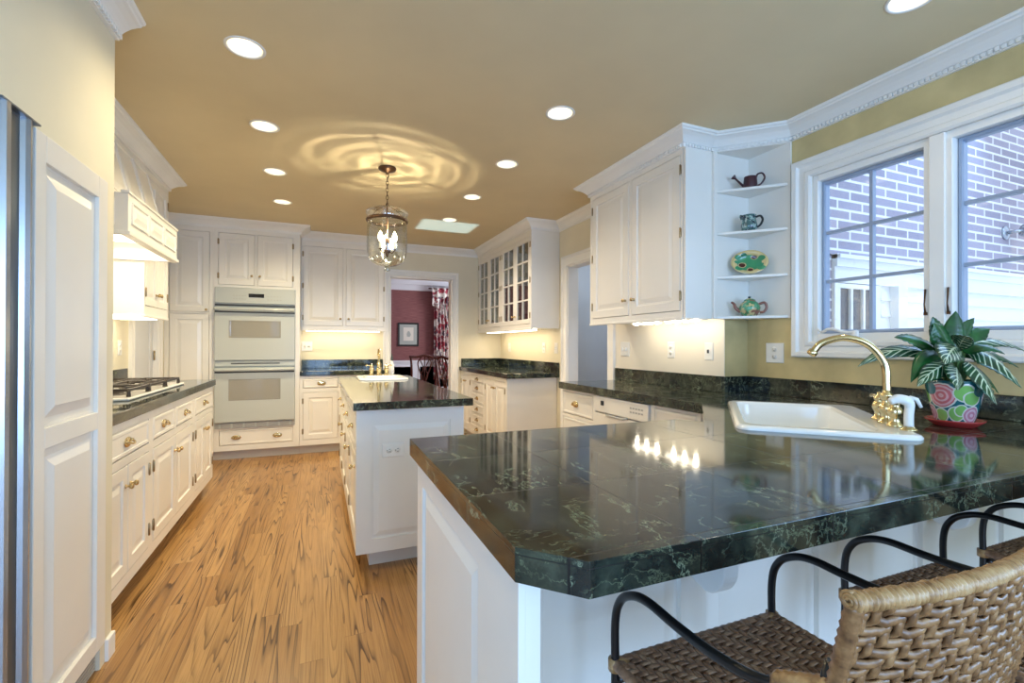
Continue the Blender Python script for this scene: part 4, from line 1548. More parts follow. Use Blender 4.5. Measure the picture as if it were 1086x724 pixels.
def majolica(name, cols, scale, rough=.15):
    """mottled glaze: cols = [(colour, threshold)] laid over the first colour"""
    m = mat(name, cols[0][0], rough, coat=.4)
    g = N(m)
    p = g.obj()
    q = g.vmath('ADD', p, g.vmath('MULTIPLY', g.noise(p, scale * .8, 3)[1], (.03, .03, .03)))
    c = g.mix(g.noise(p, scale * 2, 3)[0], cols[0][0], tuple(x * 1.4 for x in cols[0][0]))
    for k, (col, th) in enumerate(cols[1:]):
        f = g.noise(g.vmath('ADD', q, (k * 3.1 + 1, k * 1.7, k * 2.3)), scale, 2, .5)[0]
        c = g.mix(g.ramp(f, [(th, (0, 0, 0)), (th + .03, (1, 1, 1))]), c, col)
    g.color(c)


majolica('jug_glaze', [((.045, .11, .11), 0), ((.33, .45, .42), .50), ((.015, .035, .05), .54), ((.10, .22, .20), .60)], 38.)
jg = thing('pottery_jug', 'small mottled teal pottery jug with dark handle on the second shelf', 'jug', (cxs, cys, 1.909))
o = Vector((cxs - .005, cys, 1.909))
MB().lathe([(0, 0), (.034, 0), (.042, .01), (.046, .035), (.04, .062), (.036, .082), (.041, .098), (.038, .098), (.033, .082), (.037, .06), (.04, .03), (0, .012)], o, n=26, uv=True).build('body', 'jug_glaze', jg)
sp = MB().tube([o - dirv * .034 + Vector((0, 0, .08)), o - dirv * .044 + Vector((0, 0, .094)), o - dirv * .05 + Vector((0, 0, .102))], [.014, .011, .006], 8).build('lip', 'jug_glaze', jg)
MB().tube(smooth_path([o + dirv * .036 + Vector((0, 0, .085)), o + dirv * .062 + Vector((0, 0, .09)), o + dirv * .074 + Vector((0, 0, .066)), o + dirv * .062 + Vector((0, 0, .036)), o + dirv * .043 + Vector((0, 0, .022))], 6), .0065, 10).build('handle', 'black_iron', jg)['label'] = 'dark curved handle'

# oval plate leaning back on the third shelf
blotches('plate_glaze', (.42, .33, .15), [(.5, .5, .33, (.03, .20, .09), (.5, .42, .22)), (.22, .28, .11, (.03, .20, .09), None), (.80, .25, .11, (.04, .22, .10), None), (.82, .66, .10, (.03, .18, .08), None), (.2, .72, .10, (.03, .20, .10), None), (.30, .42, .085, (.05, .012, .01), (.45, .36, .18)), (.63, .72, .075, (.05, .012, .01), (.45, .36, .18)), (.52, .2, .07, (.05, .012, .01), (.45, .36, .18)), (.78, .4, .09, (.03, .2, .1), None), (.35, .82, .09, (.02, .13, .08), None), (.15, .55, .06, (.03, .2, .1), None)], size=1.0)
vdir = Vector((-.69, -.72, 0))     # towards the room
tilt = math.radians(14)
nn = (vdir * math.cos(tilt) + Vector((0, 0, 1)) * math.sin(tilt)).normalized()
upv = (Vector((0, 0, 1)) - nn * nn.z).normalized()
pl = MB()
oc = Vector((cxs, cys, 1.638 + .006)) + upv * .078 + Vector((0, 0, .0))
rings_ = [(0, .0), (.35, .0), (.68, .004), (.74, .012), (.98, .020), (1.0, .017), (.74, .004), (.6, -.006), (0, -.006)]
nseg = 36
P, Q, U = [], [], []
for (f_, w_) in rings_:
    for k in range(nseg):
        a = 2 * PI * k / nseg
        p = oc + dirv * (.104 * f_ * math.cos(a)) + upv * (.078 * f_ * math.sin(a)) + nn * w_
        P.append(p); U.append((.5 + .5 * f_ * math.cos(a), .5 + .5 * f_ * math.sin(a)))
for j in range(len(rings_) - 1):
    for k in range(nseg):
        k2 = (k + 1) % nseg
        Q.append((j * nseg + k, (j + 1) * nseg + k, (j + 1) * nseg + k2, j * nseg + k2))
pl.add(P, Q, True, U)
pp = pl.build('pottery_plate', 'plate_glaze', None, fix=True)
tag(pp, 'oval majolica plate in green and yellow leaning on the third shelf', 'plate')

majolica('teapot_glaze', [((.42, .36, .18), 0), ((.05, .24, .11), .47), ((.10, .34, .20), .56), ((.25, .10, .07), .60)], 26.)
mat('teapot_brown', (.24, .10, .075), .2)
tp = thing('teapot', 'majolica teapot in green, cream and brown on the lowest corner shelf', 'teapot', (cxs, cys, 1.391))
o = Vector((cxs, cys, 1.391))
MB().lathe([(0, 0), (.040, 0), (.044, .006), (.056, .03), (.060, .05), (.052, .075), (.036, .09), (.034, .092), (0, .088)], o, n=28, uv=True).build('body', 'teapot_glaze', tp)
ld = MB().lathe([(.035, .090), (.03, .1), (.016, .107), (0, .108)], o, n=20, uv=True).build('lid', 'teapot_glaze', tp)
MB().lathe([(.005, .106), (.011, .113), (.010, .119), (0, .122)], o, n=12).build('lid_knob', 'jug_glaze', ld)
MB().tube(smooth_path([o - dirv * .05 + Vector((0, 0, .03)), o - dirv * .075 + Vector((0, 0, .048)), o - dirv * .088 + Vector((0, 0, .078)), o - dirv * .104 + Vector((0, 0, .088))], 5), [.012 - .0004 * k for k in range(16)], 10).build('spout', 'teapot_brown', tp)
MB().tube(smooth_path([o + dirv * .05 + Vector((0, 0, .072)), o + dirv * .082 + Vector((0, 0, .08)), o + dirv * .092 + Vector((0, 0, .052)), o + dirv * .078 + Vector((0, 0, .026)), o + dirv * .055 + Vector((0, 0, .022))], 6), .0075, 10).build('handle', 'teapot_brown', tp)

# ------------------------------------------------------------------ right base run with dishwasher
RX = 1.84
cabinet('drawer_cabinet', 'white drawer cabinet left of the dishwasher at the hall doorway', 'cabinet', (RX, 3.42, 0), (-1, 0, 0), 3.42 - 2.90, 0, .862, XA - RX - .003,
        [('drawer', .04, .665, .49, .842, [.235]), ('drawer', .04, .415, .49, .64, [.235]), ('drawer', .04, .14, .49, .39, [.235])], toe=.1, toe_mt='plinth_white')
dw = thing('dishwasher', 'white built-in dishwasher under the right worktop', 'dishwasher', (2.1, 2.58, 0))
Fd = frame((RX, 2.895, 0), (-1, 0, 0))
MB().fbox(Fd, 0, .1, -.52, .60, .86, -.02).build('body', 'white_paint', dw)
MB().fbox(Fd, .004, .12, -.02, .596, .735, .012).build('door', 'white_paint', dw, .004)
cp = MB().fbox(Fd, .004, .745, -.02, .596, .855, .016).build('control_panel', 'white_paint', dw, .004)
b = MB(); b.tube([Fd(.15, .742, .012), Fd(.18, .735, .03), Fd(.36, .735, .03), Fd(.39, .742, .012)], .008, 8); b.build('handle', 'appliance_grey', cp)
b = MB(); b.fbox(Fd, .10, .795, .016, .125, .825, .026); b.build('latch', 'slot_dark', cp)
b = MB()
for k in range(5):
    b.fbox(Fd, .42 + k * .028, .785, .016, .438 + k * .028, .795, .018)
    b.fbox(Fd, .42 + k * .028, .81, .016, .438 + k * .028, .82, .018)
b.build('button', 'appliance_grey', cp)['label'] = 'two rows of small grey buttons'
MB().fbox(Fd, 0, 0, -.5, .60, .1, -.06).build('toe_kick', 'plinth_white', dw)
cabinet('sink_cabinet', 'white corner sink cabinet front between the dishwasher and peninsula', 'cabinet', (RX, 2.292, 0), (-1, 0, 0), .40, 0, .862, XA - RX - .003,
        [('drawer', .03, .735, .37, .842, []), ('door', .03, .14, .37, .70, .34, .62, 'l')], toe=.1, toe_mt='plinth_white')

# ------------------------------------------------------------------ peninsula worktop (continuous with the right run), sink
SA = math.radians(45)
SCX, SCY = 1.860, 1.350
TOP = [(.27, 1.509), (.27, .643), (.347, .561), (XB - .003, .561), (XB - .003, YR - .003), (XA - .003, YR - .003), (XA - .003, 3.40), (1.808, 3.40), (1.812, 1.86), (1.40, 1.42), (1.335, 1.509)]
slab('worktop', 'marble_tile', TOP, .862, .914, [rrect(SCX, SCY, .385, .24, .05, 5, SA)], 'green-black marble tile worktop of the peninsula and right wall with clipped corner', 'worktop', .0009)
sink('kitchen_sink', 'large white drop-in sink set diagonally in the peninsula corner', SCX, SCY, .418, .272, SA, [(-.0, .035, .365, .195)])
b = MB()
b.box(XA - .022, YR, .915, XA - .002, 3.40, 1.016)
b.box(XA - .021, YR - .022, .915, XB - .022, YR - .003, 1.016)
b.box(XB - .022, .60, .915, XB - .002, YR - .003, 1.016)
tag(b.build('backsplash', 'marble_tile', None, .002), 'dark marble upstand along the right wall below the window', 'backsplash')
bridge_faucet('tall brass gooseneck faucet beside the window at the diagonal sink', (1.926, 1.076), (1, 1), (-1, 1), .312, .235)

# white side sprayer
o = Vector((1.828, .955, .930))
spx = thing('side_sprayer', 'white pull-out sprayer in a brass holder on the sink deck', 'sprayer', o)
MB().lathe([(0, 0), (.024, 0), (.024, .004), (.018, .008), (.016, .014), (0, .014)], o, n=16).build('holder', 'brass', spx)
b = MB()
lft = Vector((-.75, .66, 0))
b.tube(smooth_path([o + Vector((0, 0, .012)), o + Vector((0, 0, .05)), o - lft * .002 + Vector((0, 0, .082)), o + lft * .006 + Vector((0, 0, .098)), o + lft * .03 + Vector((0, 0, .104)), o + lft * .052 + Vector((0, 0, .094))], 5),
       [.0135] * 10 + [.0145, .015, .0155, .016, .0165, .017, .017, .0165, .016, .016, .0155, .015, .014, .013, .012, .011], 12)
b.build('spray_head', 'plastic_white', spx)
b = MB()
b.tube([o - lft * .002 + Vector((0, 0, .112)), o - lft * .022 + Vector((0, 0, .104)), o - lft * .034 + Vector((0, 0, .078))], [.005, .007, .005], 8)
b.build('trigger', 'plastic_white', spx)

# ------------------------------------------------------------------ peninsula base, corbels
pen = thing('peninsula_cabinet', 'white panelled peninsula base under the marble tile worktop', 'cabinet', (1.3, 1.1, 0))
PX0, PY0, PY1 = .288, .87, 1.47
MB().box(PX0 + .04, PY0 + .02, .1, 1.20, PY1 - .02, .860).build('carcass', 'white_paint', pen)
MB().box(1.36, PY0 + .02, .1, XB - .005, PY0 + .04, .860).build('rear_panel', 'white_paint', pen)
MB().box(PX0 + .06, PY0 + .04, 0, 1.34, PY1 - .09, .1).build('toe_kick', 'plinth_white', pen)
Fp = frame((PX0, PY1, 0), (-1, 0, 0))       # left side, u = PY1 - y
LW = PY1 - .672
b = MB()
b.fbox(Fp, 0, .0, -.038, LW, .860, -.012)
grid_frame(Fp, 0, .0, LW, .860, [(.075, .14, .60, .79)], -.0119, 0).build('end_frame', 'white_paint', pen)
b.build('end_board', 'white_paint', pen)
MB().rings(Fp, .075, .14, .60, .79, [(0, -.011), (0, -.009), (.010, -.009), (.045, -.001)]).build('end_panel', 'white_paint', pen)
Fq = frame((PX0 + .038, PY0, 0), (0, -1, 0))
QW = XB - .005 - PX0 - .038
ops = []
u = .06
while u + .40 < QW:
    ops.append((u, .13, u + .40, .80)); u += .475
grid_frame(Fq, 0, .0, QW, .860, ops, -.02, 0).build('front_frame', 'white_paint', pen)
for o_ in ops:
    MB().rings(Fq, *o_, [(0, -.0195), (0, -.014), (.010, -.014), (.045, -.004)]).build('front_panel', 'white_paint', pen)
for i, (uu, lb) in enumerate(((.475, 'white rounded corbel under the worktop behind the nearest stool'), (1.425, 'white rounded corbel under the worktop by the farthest stool'))):
    c = MB()
    poly = [(0, 0), (.108, 0), (.11, -.03)] + [(.055 + .055 * math.cos(a), -.135 + .062 * math.sin(a)) for a in [-PI / 2 * k / 8 for k in range(9)]] + [(.02, -.185), (0, -.165)]
    xx = PX0 + .038 + uu
    Fc = lambda a, b_, c_=0.: Vector((xx + c_, PY0 - .001 - a, .860 + b_))
    c.extrude(Fc, poly, 0, .045)
    tag(c.build('corbel', 'white_paint', None, .004, fix=True), lb, 'corbel', 'corbels under the peninsula')

# ------------------------------------------------------------------ potted zebra plant
pot_c = Vector((2.205, 1.005, .914))
plant = thing('potted_zebra_plant', 'zebra plant with white-veined leaves in a rose-painted pot by the sink', 'plant', pot_c)
MB().lathe([(0, 0), (.060, 0), (.064, .004), (.084, .020), (.087, .026), (.083, .026), (.066, .012), (0, .010)], pot_c, n=32).build('saucer', 'saucer_red', plant)
R1, R2 = [(.50, .09, .10), (.62, .28, .30)], [(.45, .16, .24), (.60, .36, .44)]
G1 = (.17, .36, .09)
W1 = (.62, .60, .52)
rim_pink = (.50, .16, .16)
B0 = []
# u around the pot: the face towards the camera is centred on u0
u0 = (math.atan2(-pot_c.y, -pot_c.x) / (2 * PI)) % 1
for du in (0., .37, .68):
    q = lambda a: (u0 + du + a) % 1
    B0 += [(q(-.075), .56, .23, [(.55, .12, .13), (.66, .34, .34)], W1), (q(.060), .62, .16, G1, W1), (q(.105), .52, .13, G1, W1), (q(.015), .20, .14, G1, W1), (q(.045), .27, .10, G1, W1), (q(.125), .18, .16, [(.50, .20, .26), (.62, .42, .46)], W1), (q(-.09), .16, .12, (.22, .38, .10), W1), (q(.16), .70, .14, (.02, .10, .10), None)]
blotches('pot_glaze', (.010, .075, .085), B0, .12, 2.6)
MB().lathe([(0, .016), (.054, .016), (.058, .022), (.070, .075), (.082, .135), (.085, .158), (.087, .172), (.080, .172), (.078, .155)][1:], pot_c, n=40, uv=True, xdir=(1, 0, 0)).build('pot', 'pot_glaze', plant)
MB().lathe([(0, .152), (.078, .150)], pot_c, n=24).build('soil', 'soil', plant)


vr, vf, vz = rt, Vector((fw.x, fw.y, 0)).normalized(), Vector((0, 0, 1))      # right / away / up


def leaf(base, tip, rise, Wd, face, mt, name='leaf'):
    """a pointed leaf arching from base to tip; face = direction its upper side looks"""
    B_, T_ = Vector(base), Vector(tip)
    C_ = (B_ + T_) / 2 + vz * rise
    face = Vector(face).normalized()
    n1, n2 = 18, 6
    P, Q, U = [], [], []
    for i in range(n1 + 1):
        t = i / n1
        p = B_ * (1 - t) ** 2 + C_ * 2 * t * (1 - t) + T_ * t * t
        tg = ((C_ - B_) * (1 - t) + (T_ - C_) * t).normalized()
        sd = tg.cross(face).normalized()
        nr = sd.cross(tg).normalized()
        w = Wd * max(.015, math.sin(PI * min(1., .06 + .94 * t ** .85)) ** .9)
        for j in range(n2 + 1):
            v = j / n2 - .5
            fold = -abs(v) * .30 * w + .0022 * math.sin(t * 8 * 2 * PI) * abs(v) * 2
            P.append(p + sd * v * w + nr * fold)
            U.append((t, j / n2))
    m_ = n2 + 1
    for i in range(n1):
        for j in range(n2):
            Q.append((i * m_ + j, (i + 1) * m_ + j, (i + 1) * m_ + j + 1, i * m_ + j + 1))
    o = MB().add(P, Q, True, U).build(name, mt, plant)
    sm = o.modifiers.new('thickness', 'SOLIDIFY'); sm.thickness = .0012
    return o


def pl_(sx, sy, z):
    return pot_c + vr * sx + vf * sy + vz * z


stm = MB()
# base (side, away, height), tip, rise of the arch, width, facing (side, away, up), material
LV = [((-.02, .0, .27), (-.076, .0, .385), .03, .085, (-.2, -.9, .7), 'plain_leaf'), ((-.02, .02, .26), (-.20, .03, .33), .05, .075, (-.1, -.8, .8), 'plain_leaf'),
      ((-.03, .03, .25), (-.30, .085, .215), .10, .060, (-.3, -.8, .7), 'zebra_leaf'), ((-.03, .0, .24), (-.205, -.05, .165), .10, .072, (-.5, -.9, .3), 'plain_leaf'),
      ((-.01, -.03, .29), (-.165, -.14, .235), .045, .098, (-.1, -1., .75), 'zebra_leaf'), ((-.02, -.02, .23), (-.225, -.10, .155), .045, .070, (-.1, -1., .7), 'zebra_leaf'),
      ((-.02, -.03, .22), (-.115, -.135, .145), .03, .082, (.1, -1., .45), 'zebra_leaf'), ((.02, -.03, .24), (.02, -.135, .095), .05, .092, (.25, -1., .5), 'zebra_leaf'),
      ((.03, -.01, .28), (.145, -.10, .150), .085, .120, (.35, -1., .75), 'zebra_leaf'), ((.03, .01, .28), (.29, .01, .27), .09, .060, (.2, -.6, .9), 'zebra_leaf'),
      ((.04, .02, .26), (.285, .04, .215), .07, .060, (.2, -.7, .8), 'plain_leaf'), ((.0, .0, .28), (.02, .015, .43), .01, .068, (-.5, -1., .25), 'plain_leaf'),
      ((.02, .01, .28), (.095, .02, .405), .012, .070, (.3, -1., .3), 'plain_leaf'), ((.03, .01, .27), (.165, .03, .365), .03, .075, (.1, -.9, .7), 'plain_leaf'),
      ((-.01, .02, .28), (-.05, .035, .41), .015, .065, (-.2, -1., .3), 'plain_leaf'), ((.04, -.02, .22), (.115, -.05, .125), .05, .065, (.6, -.8, .3), 'plain_leaf'),
      ((.0, -.02, .29), (-.05, -.11, .33), .035, .068, (0, -.8, .9), 'zebra_leaf'), ((.01, -.02, .28), (.075, -.11, .27), .05, .075, (.2, -.9, .8), 'plain_leaf'),
      ((.0, .03, .26), (.03, .19, .30), .07, .080, (0, .3, 1), 'zebra_leaf'), ((-.02, .03, .25), (-.11, .16, .26), .07, .075, (-.2, .3, 1), 'plain_leaf'), ((.03, .03, .25), (.15, .13, .25), .07, .075, (.2, .3, 1), 'plain_leaf')]
for (b_, t_, rise, wd, fc, mt_) in LV:
    base = pl_(*b_)
    leaf(base, pl_(*t_), rise, wd, vr * fc[0] + vf * fc[1] + vz * fc[2], mt_)
    q = pl_(b_[0] * .5, b_[1] * .5, .148)
    stm.tube([q, q.lerp(base, .55) + vz * .01, base], [.005, .004, .003], 7)
stm.build('stem', 'leaf_stem', plant)

# ------------------------------------------------------------------ rattan bar stools
def weave(Sf, nrm, nu, nv, wu, wv, amp, b, seg=2, flat=.35, only=None, herring=True, jit=0.):
    """woven strips on the surface Sf(u, v), u, v in 0..1.  nu strands run along v, nv strands along u"""
    for j in range(nv):                      # strands along u
        v = (j + .5) / nv
        pts = []
        m_ = nu * seg
        for i in range(m_ + 1):
            u = i / m_
            ph = (j % 4) * .25 if herring else (j % 2) * .5
            h_ = math.sin(2 * PI * (u * nu / (4 if herring else 2) + ph))
            p = Sf(u, v); n_ = nrm(u, v)
            pts.append(p + n_ * (amp * max(-.8, min(.8, h_ * 1.4)) + random.uniform(-jit, jit) * .6) + Vector((0, 0, random.uniform(-jit, jit))))
        b.tube(pts, wv, 6, True, flat, nrm=nrm(0, v))
    for i in range(nu):                      # strands along v
        u = (i + .5) / nu
        pts = []
        m_ = nv * seg
        for j in range(m_ + 1):
            v = j / m_
            ph = (i % 4) * .25 if herring else (i % 2) * .5
            h_ = -math.sin(2 * PI * (v * nv / (4 if herring else 2) + ph + (.125 if herring else 0)))
            p = Sf(u, v); n_ = nrm(u, v)
            pts.append(p + n_ * (amp * max(-.8, min(.8, h_ * 1.4))))
        b.tube(pts, wu, 6, True, flat, nrm=nrm(u, 0))


def make_stool():
    """local axes: +y towards the counter, origin on the floor"""
    r = thing('bar_stool', 'x', 'bar stool', (0, 0, 0), 'rattan bar stools at the peninsula')
    hw, yf, yb, sz = .196, .21, -.135, .65
    # woven seat
    b = MB()
    Sf = lambda u, v: Vector((-hw + 2 * hw * u, yb + (yf - yb) * v, sz - .012 * math.sin(PI * u) * math.sin(PI * v)))
    weave(Sf, lambda u, v: Vector((0, 0, 1)), 36, 32, .0056, .0056, .0030, b)
    seat = b.build('seat', 'wicker_seat', r)
    b = MB()
    ring = [(-hw, yb, sz - .006), (-hw, yf, sz - .006), (hw, yf, sz - .006), (hw, yb, sz - .006)]
    pts, rr = [], []
    for k in range(4):
        a, c_ = Vector(ring[k]), Vector(ring[(k + 1) % 4])
        for i in range(44):
            pts.append(a.lerp(c_, i / 44)); rr.append(.0095 + .0014 * (i % 2))
    b.tube(pts, rr, 8, closed=True)
    b.build('seat_rim', 'wicker_seat', r)
    # solid under-seat board, so nothing shows through the weave
    MB().box(-hw + .004, yb + .004, sz - .026, hw - .004, yf - .004, sz - .019).build('seat_board', 'cast_iron', r)
    # woven back, leaning away from the counter
    zt, zb = .957, .66
    def Bf(u, v):
        z = zt + (zb - zt) * v
        bow = .022 * (1 - (2 * u - 1) ** 2)
        return Vector((-hw + 2 * hw * u, -.196 + .21 * (zt - z) - bow, z))
    bn = Vector((0, -1, -.21)).normalized()
    b = MB()
    weave(Bf, lambda u, v: bn, 24, 32, .0066, .0056, .0038, b, 3, .5, jit=.0014)
    for i in range(1):
        P_ = [Bf(u / 12, v) - bn * .0035 for v in (0, 1) for u in range(13)]
        b.add(P_, [(u, u + 1, u + 14, u + 13) for u in range(12)], True)
    bk = b.build('backrest', 'wicker_back', r)
    # edge wrapping left and right
    for sg, uu in ((-1, 0.), (1, 1.)):
        b = MB()
        pts = [Bf(uu, k / 60) for k in range(61)]
        b.tube(pts, [.0078 + .0018 * (k % 2) for k in range(61)], 9)
        b.build('side_wrap', 'wicker_back', bk)
    b = MB()
    n_ = 260
    pts = [Bf(-.012 + 1.024 * k / n_, 0) + Vector((0, 0, .002)) for k in range(n_ + 1)]
    b.tube(pts, [.0086 + .0019 * (1 if k % 4 in (1, 2) else 0) + .0006 * math.sin(k * .43) for k in range(n_ + 1)], 12)
    for uu in (-.012, 1.012):       # coiled ends
        c = Bf(uu, 0) + Vector((0, 0, .004)); sg = -1 if uu < .5 else 1
        sp_ = []
        for k in range(40):
            a = k / 39 * 4.6 * PI
            q = .0018 + .0072 * (k / 39)
            sp_.append(c + Vector((sg * (.004 - .002 * k / 39), q * math.cos(a), q * math.sin(a))))
        b.tube(sp_, .0019, 6)
    b.build('top_roll', 'wicker_roll', r)
    # iron frame: front post curving into the armrest, each side
    for sg in (-1, 1):
        x = sg * hw
        b = MB()
        pts = smooth_path([(x * 1.06, .235, .0), (x * 1.02, .218, .35), (x, .212, .60), (x, .212, .715), (x, .196, .763), (x, .163, .788), (x, .122, .798), (x, .06, .796), (x, -.01, .797), (x, -.08, .808), (x, -.135, .832), (x * .99, -.172, .853)], 7)
        b.tube(pts, .0075, 12)
        b.build('arm_post', 'black_iron', r)
        b = MB()
        b.tube([(x, .212, sz - .018), (x, .212, sz + .002)], [.0125, .0125], 10)
        b.tube([(x, .212, sz - .004), (x * .96, .205, sz - .006), (x * .9, .2, sz - .008)], [.009, .011, .011], 8)
        b.build('wicker_joint', 'wicker_roll', r)
        b = MB()
        pts = [Vector((x, -.112, .822)).lerp(Vector((x * .985, -.176, .855)), k / 14) for k in range(15)]
        b.tube(pts, [.0135 + .0018 * (k % 2) for k in range(15)], 10)
        b.build('arm_wrap', 'wicker_roll', r)
        b = MB()
        b.tube(smooth_path([(x * 1.06, -.23, 0), (x * 1.0, -.16, .4), (x * .97, -.13, .62), (x * .97, -.125, .70), (x * .97, -.17, .88)], 6), .0075, 10)
        b.build('rear_leg', 'black_iron', r)
    b = MB()
    fr2 = [(-hw * 1.03, .222, .25), (hw * 1.03, .222, .25), (hw * 1.03, -.185, .25), (-hw * 1.03, -.185, .25)]
    b.tube([Vector(fr2[0]), Vector(fr2[1])], .007, 10); b.tube([Vector(fr2[1]), Vector(fr2[2])], .007, 10)
    b.tube([Vector(fr2[2]), Vector(fr2[3])], .007, 10); b.tube([Vector(fr2[3]), Vector(fr2[0])], .007, 10)
    b.build('footrest', 'black_iron', r)
    b = MB()
    b.tube([(-hw, yf - .01, sz - .028), (hw, yf - .01, sz - .028)], .006, 8); b.tube([(-hw * .97, yb + .01, sz - .028), (hw * .97, yb + .01, sz - .028)], .006, 8)
    b.build('seat_rail', 'black_iron', r)
    return r


stool = make_stool()
LB = ['brown rattan bar stool nearest the camera, its woven back in full view', 'middle rattan bar stool, behind the nearest stool\'s woven back', 'farthest rattan bar stool at the right end of the peninsula']
for i, x in enumerate((.690, 1.316, 1.897)):
    s_ = stool if i == 0 else copy_tree(stool)
    s_.location = (x, .50, 0)
    s_['label'] = LB[i]

# ------------------------------------------------------------------ recessed ceiling lights
def downlight_mesh():
    r = thing('ceiling_downlight', 'x', 'ceiling light', (0, 0, 0), 'recessed ceiling lights')
    MB().lathe([(CAN_R + .010, 0), (CAN_R + .010, -.002), (CAN_R + .004, -.004), (CAN_R - .002, -.003), (CAN_R - .004, .001)], n=32).build('trim_ring', 'trim_paint', r)
    MB().lathe([(CAN_R - .003, 0), (CAN_R - .006, .03), (CAN_R - .014, .085), (CAN_R - .018, .09)], n=32).build('baffle', 'can_baffle', r)
    MB().lathe([(CAN_R - .014, .088), (.05, .080), (.03, .070), (0, .066)], n=28).build('lamp', 'can_glow', r)
    return r


dl = downlight_mesh()
CL = ['left row, nearest the camera', 'left row, second from the camera', 'left row, third from the camera', 'left row, farthest, by the ovens', 'right row, nearest the corner shelves',
      'right row, second from the corner shelves', 'right row, third, beyond the lantern', 'right row, farthest, near the dining doorway', 'alone at the top edge near the window', None]
for i, (x, y) in enumerate(CANS):
    d_ = dl if i == 0 else copy_tree(dl)
    d_.location = (x, y, CZ)
    d_['label'] = 'round recessed ceiling light, ' + (CL[i] or 'behind the top edge of the picture')
    warm = WARM if x < 1 else (1.0, .86, .66)
    light('downlight_lamp', 'SPOT', (x, y, CZ - .012), K_CAN * (3.0 if y > 4.2 else 2.2 if y > 3.5 else (2.2 if y > 3 else 1.3) if x < 0 else .3 if y < 1.5 else .7), warm, size=.045, spot=150, blend=.9, aim=(0, 0, -1))

# ------------------------------------------------------------------ bell-jar lantern over the island
LX, LY = .462, 3.525
ln = thing('glass_lantern', 'bell-jar glass lantern with candle bulbs hanging on a chain over the island', 'pendant lamp', (LX, LY, 1.75))
cn = MB().lathe([(.062, 2.499), (.064, 2.492), (.058, 2.480), (.03, 2.468), (.012, 2.462), (.010, 2.452), (0, 2.45)], (LX, LY, 0), n=26).build('canopy', 'bronze', ln)
b = MB()
zc = 2.455
k = 0
while zc > 2.235:
    pts = []
    for i in range(14):
        a = 2 * PI * i / 14
        d_ = Vector((math.cos(a) * .0085, 0, 0)) if k % 2 == 0 else Vector((0, math.cos(a) * .0085, 0))
        pts.append(Vector((LX, LY, zc - .014 + math.sin(a) * .016)) + d_)
    b.tube(pts, .0024, 6, closed=True, nrm=(0, 1, 0) if k % 2 == 0 else (1, 0, 0))
    zc -= .0265; k += 1
b.build('chain', 'bronze', ln)
b = MB()
b.lathe([(0, 2.24), (.010, 2.236), (.012, 2.225), (.006, 2.215), (.005, 2.0), (.012, 1.985), (.018, 1.97), (.012, 1.94), (.006, 1.93), (.022, 1.90), (.024, 1.885), (.012, 1.865), (.005, 1.85), (0, 1.845)][::-1], (LX, LY, 0), n=16)
b.build('centre_stem', 'bronze', ln)
pr = [(.018, 2.206), (.07, 2.196), (.12, 2.18), (.148, 2.165), (.150, 2.158), (.143, 2.148), (.136, 2.13), (.139, 2.09), (.143, 2.02), (.144, 1.95), (.141, 1.89), (.130, 1.84), (.108, 1.808), (.07, 1.79), (.02, 1.78), (.012, 1.772)]
jar = MB().lathe([(r_, z_) for r_, z_ in pr[4:]][::-1], (LX, LY, 0), n=48).build('glass_jar', 'lantern_glass', ln)
MB().lathe([(r_, z_ + .012) for r_, z_ in pr[:5]][::-1], (LX, LY, 0), n=48).build('smoke_cover', 'lantern_glass', ln)
MB().lathe([(0, 1.776), (.016, 1.774), (.014, 1.762), (.024, 1.756), (.022, 1.748), (.008, 1.744), (0, 1.742)][::-1], (LX, LY, 0), n=20).build('glass_finial', 'lantern_glass', jar)
b = MB()
b.lathe([(.142, 2.100), (.146, 2.100), (.148, 2.112), (.146, 2.124), (.142, 2.124)], (LX, LY, 0), n=48)
for k in range(24):
    a = 2 * PI * k / 24
    b.lathe([(0, 0), (.005, 0), (.004, .003), (0, .004)], (LX + .147 * math.cos(a), LY + .147 * math.sin(a), 2.112), (math.cos(a), math.sin(a), 0), 8)
band = b.build('band', 'bronze', ln)
for k in range(3):
    a = 2 * PI * k / 3 + .4
    MB().tube(smooth_path([(LX + .146 * math.cos(a), LY + .146 * math.sin(a), 2.115), (LX + .10 * math.cos(a), LY + .10 * math.sin(a), 2.185), (LX + .012 * math.cos(a), LY + .012 * math.sin(a), 2.226)], 6), .0025, 6).build('hanger', 'bronze', band)
for k in range(3):
    a = 2 * PI * k / 3 - .55
    cx_, cy_ = LX + .058 * math.cos(a), LY + .058 * math.sin(a)
    arm = MB().tube(smooth_path([(LX + .01 * math.cos(a), LY + .01 * math.sin(a), 1.895), (LX + .035 * math.cos(a), LY + .035 * math.sin(a), 1.875), (cx_, cy_, 1.895)], 5), .004, 8)
    arm.lathe([(.004, 1.893), (.014, 1.899), (.014, 1.902), (.009, 1.903)], (cx_, cy_, 0), n=12)
    arm = arm.build('candle_arm', 'bronze', ln)
    MB().lathe([(.0085, 1.902), (.0085, 1.955), (0, 1.956)], (cx_, cy_, 0), n=12).build('candle_sleeve', 'paper', arm)
    MB().lathe([(.006, 1.955), (.015, 1.970), (.018, 1.985), (.013, 2.007), (.004, 2.026), (0, 2.030)], (cx_, cy_, 0), n=14).build('bulb', 'bulb_glow', arm)
lo = light('lantern_lamp', 'POINT', (LX + .02, LY - .02, 2.045), 10, (1, .83, .58), size=.006)   # strength pattern puts rippled rings on the ceiling, imitating the moulded glass
lo.data.use_nodes = True
t = lo.data.node_tree
em = next(n_ for n_ in t.nodes if n_.type == 'EMISSION')
class G_(N):
    def __init__(s): s.t = t
g = G_()
x, y, z = g.sep(t.nodes.new('ShaderNodeTexCoord').outputs['Normal'])
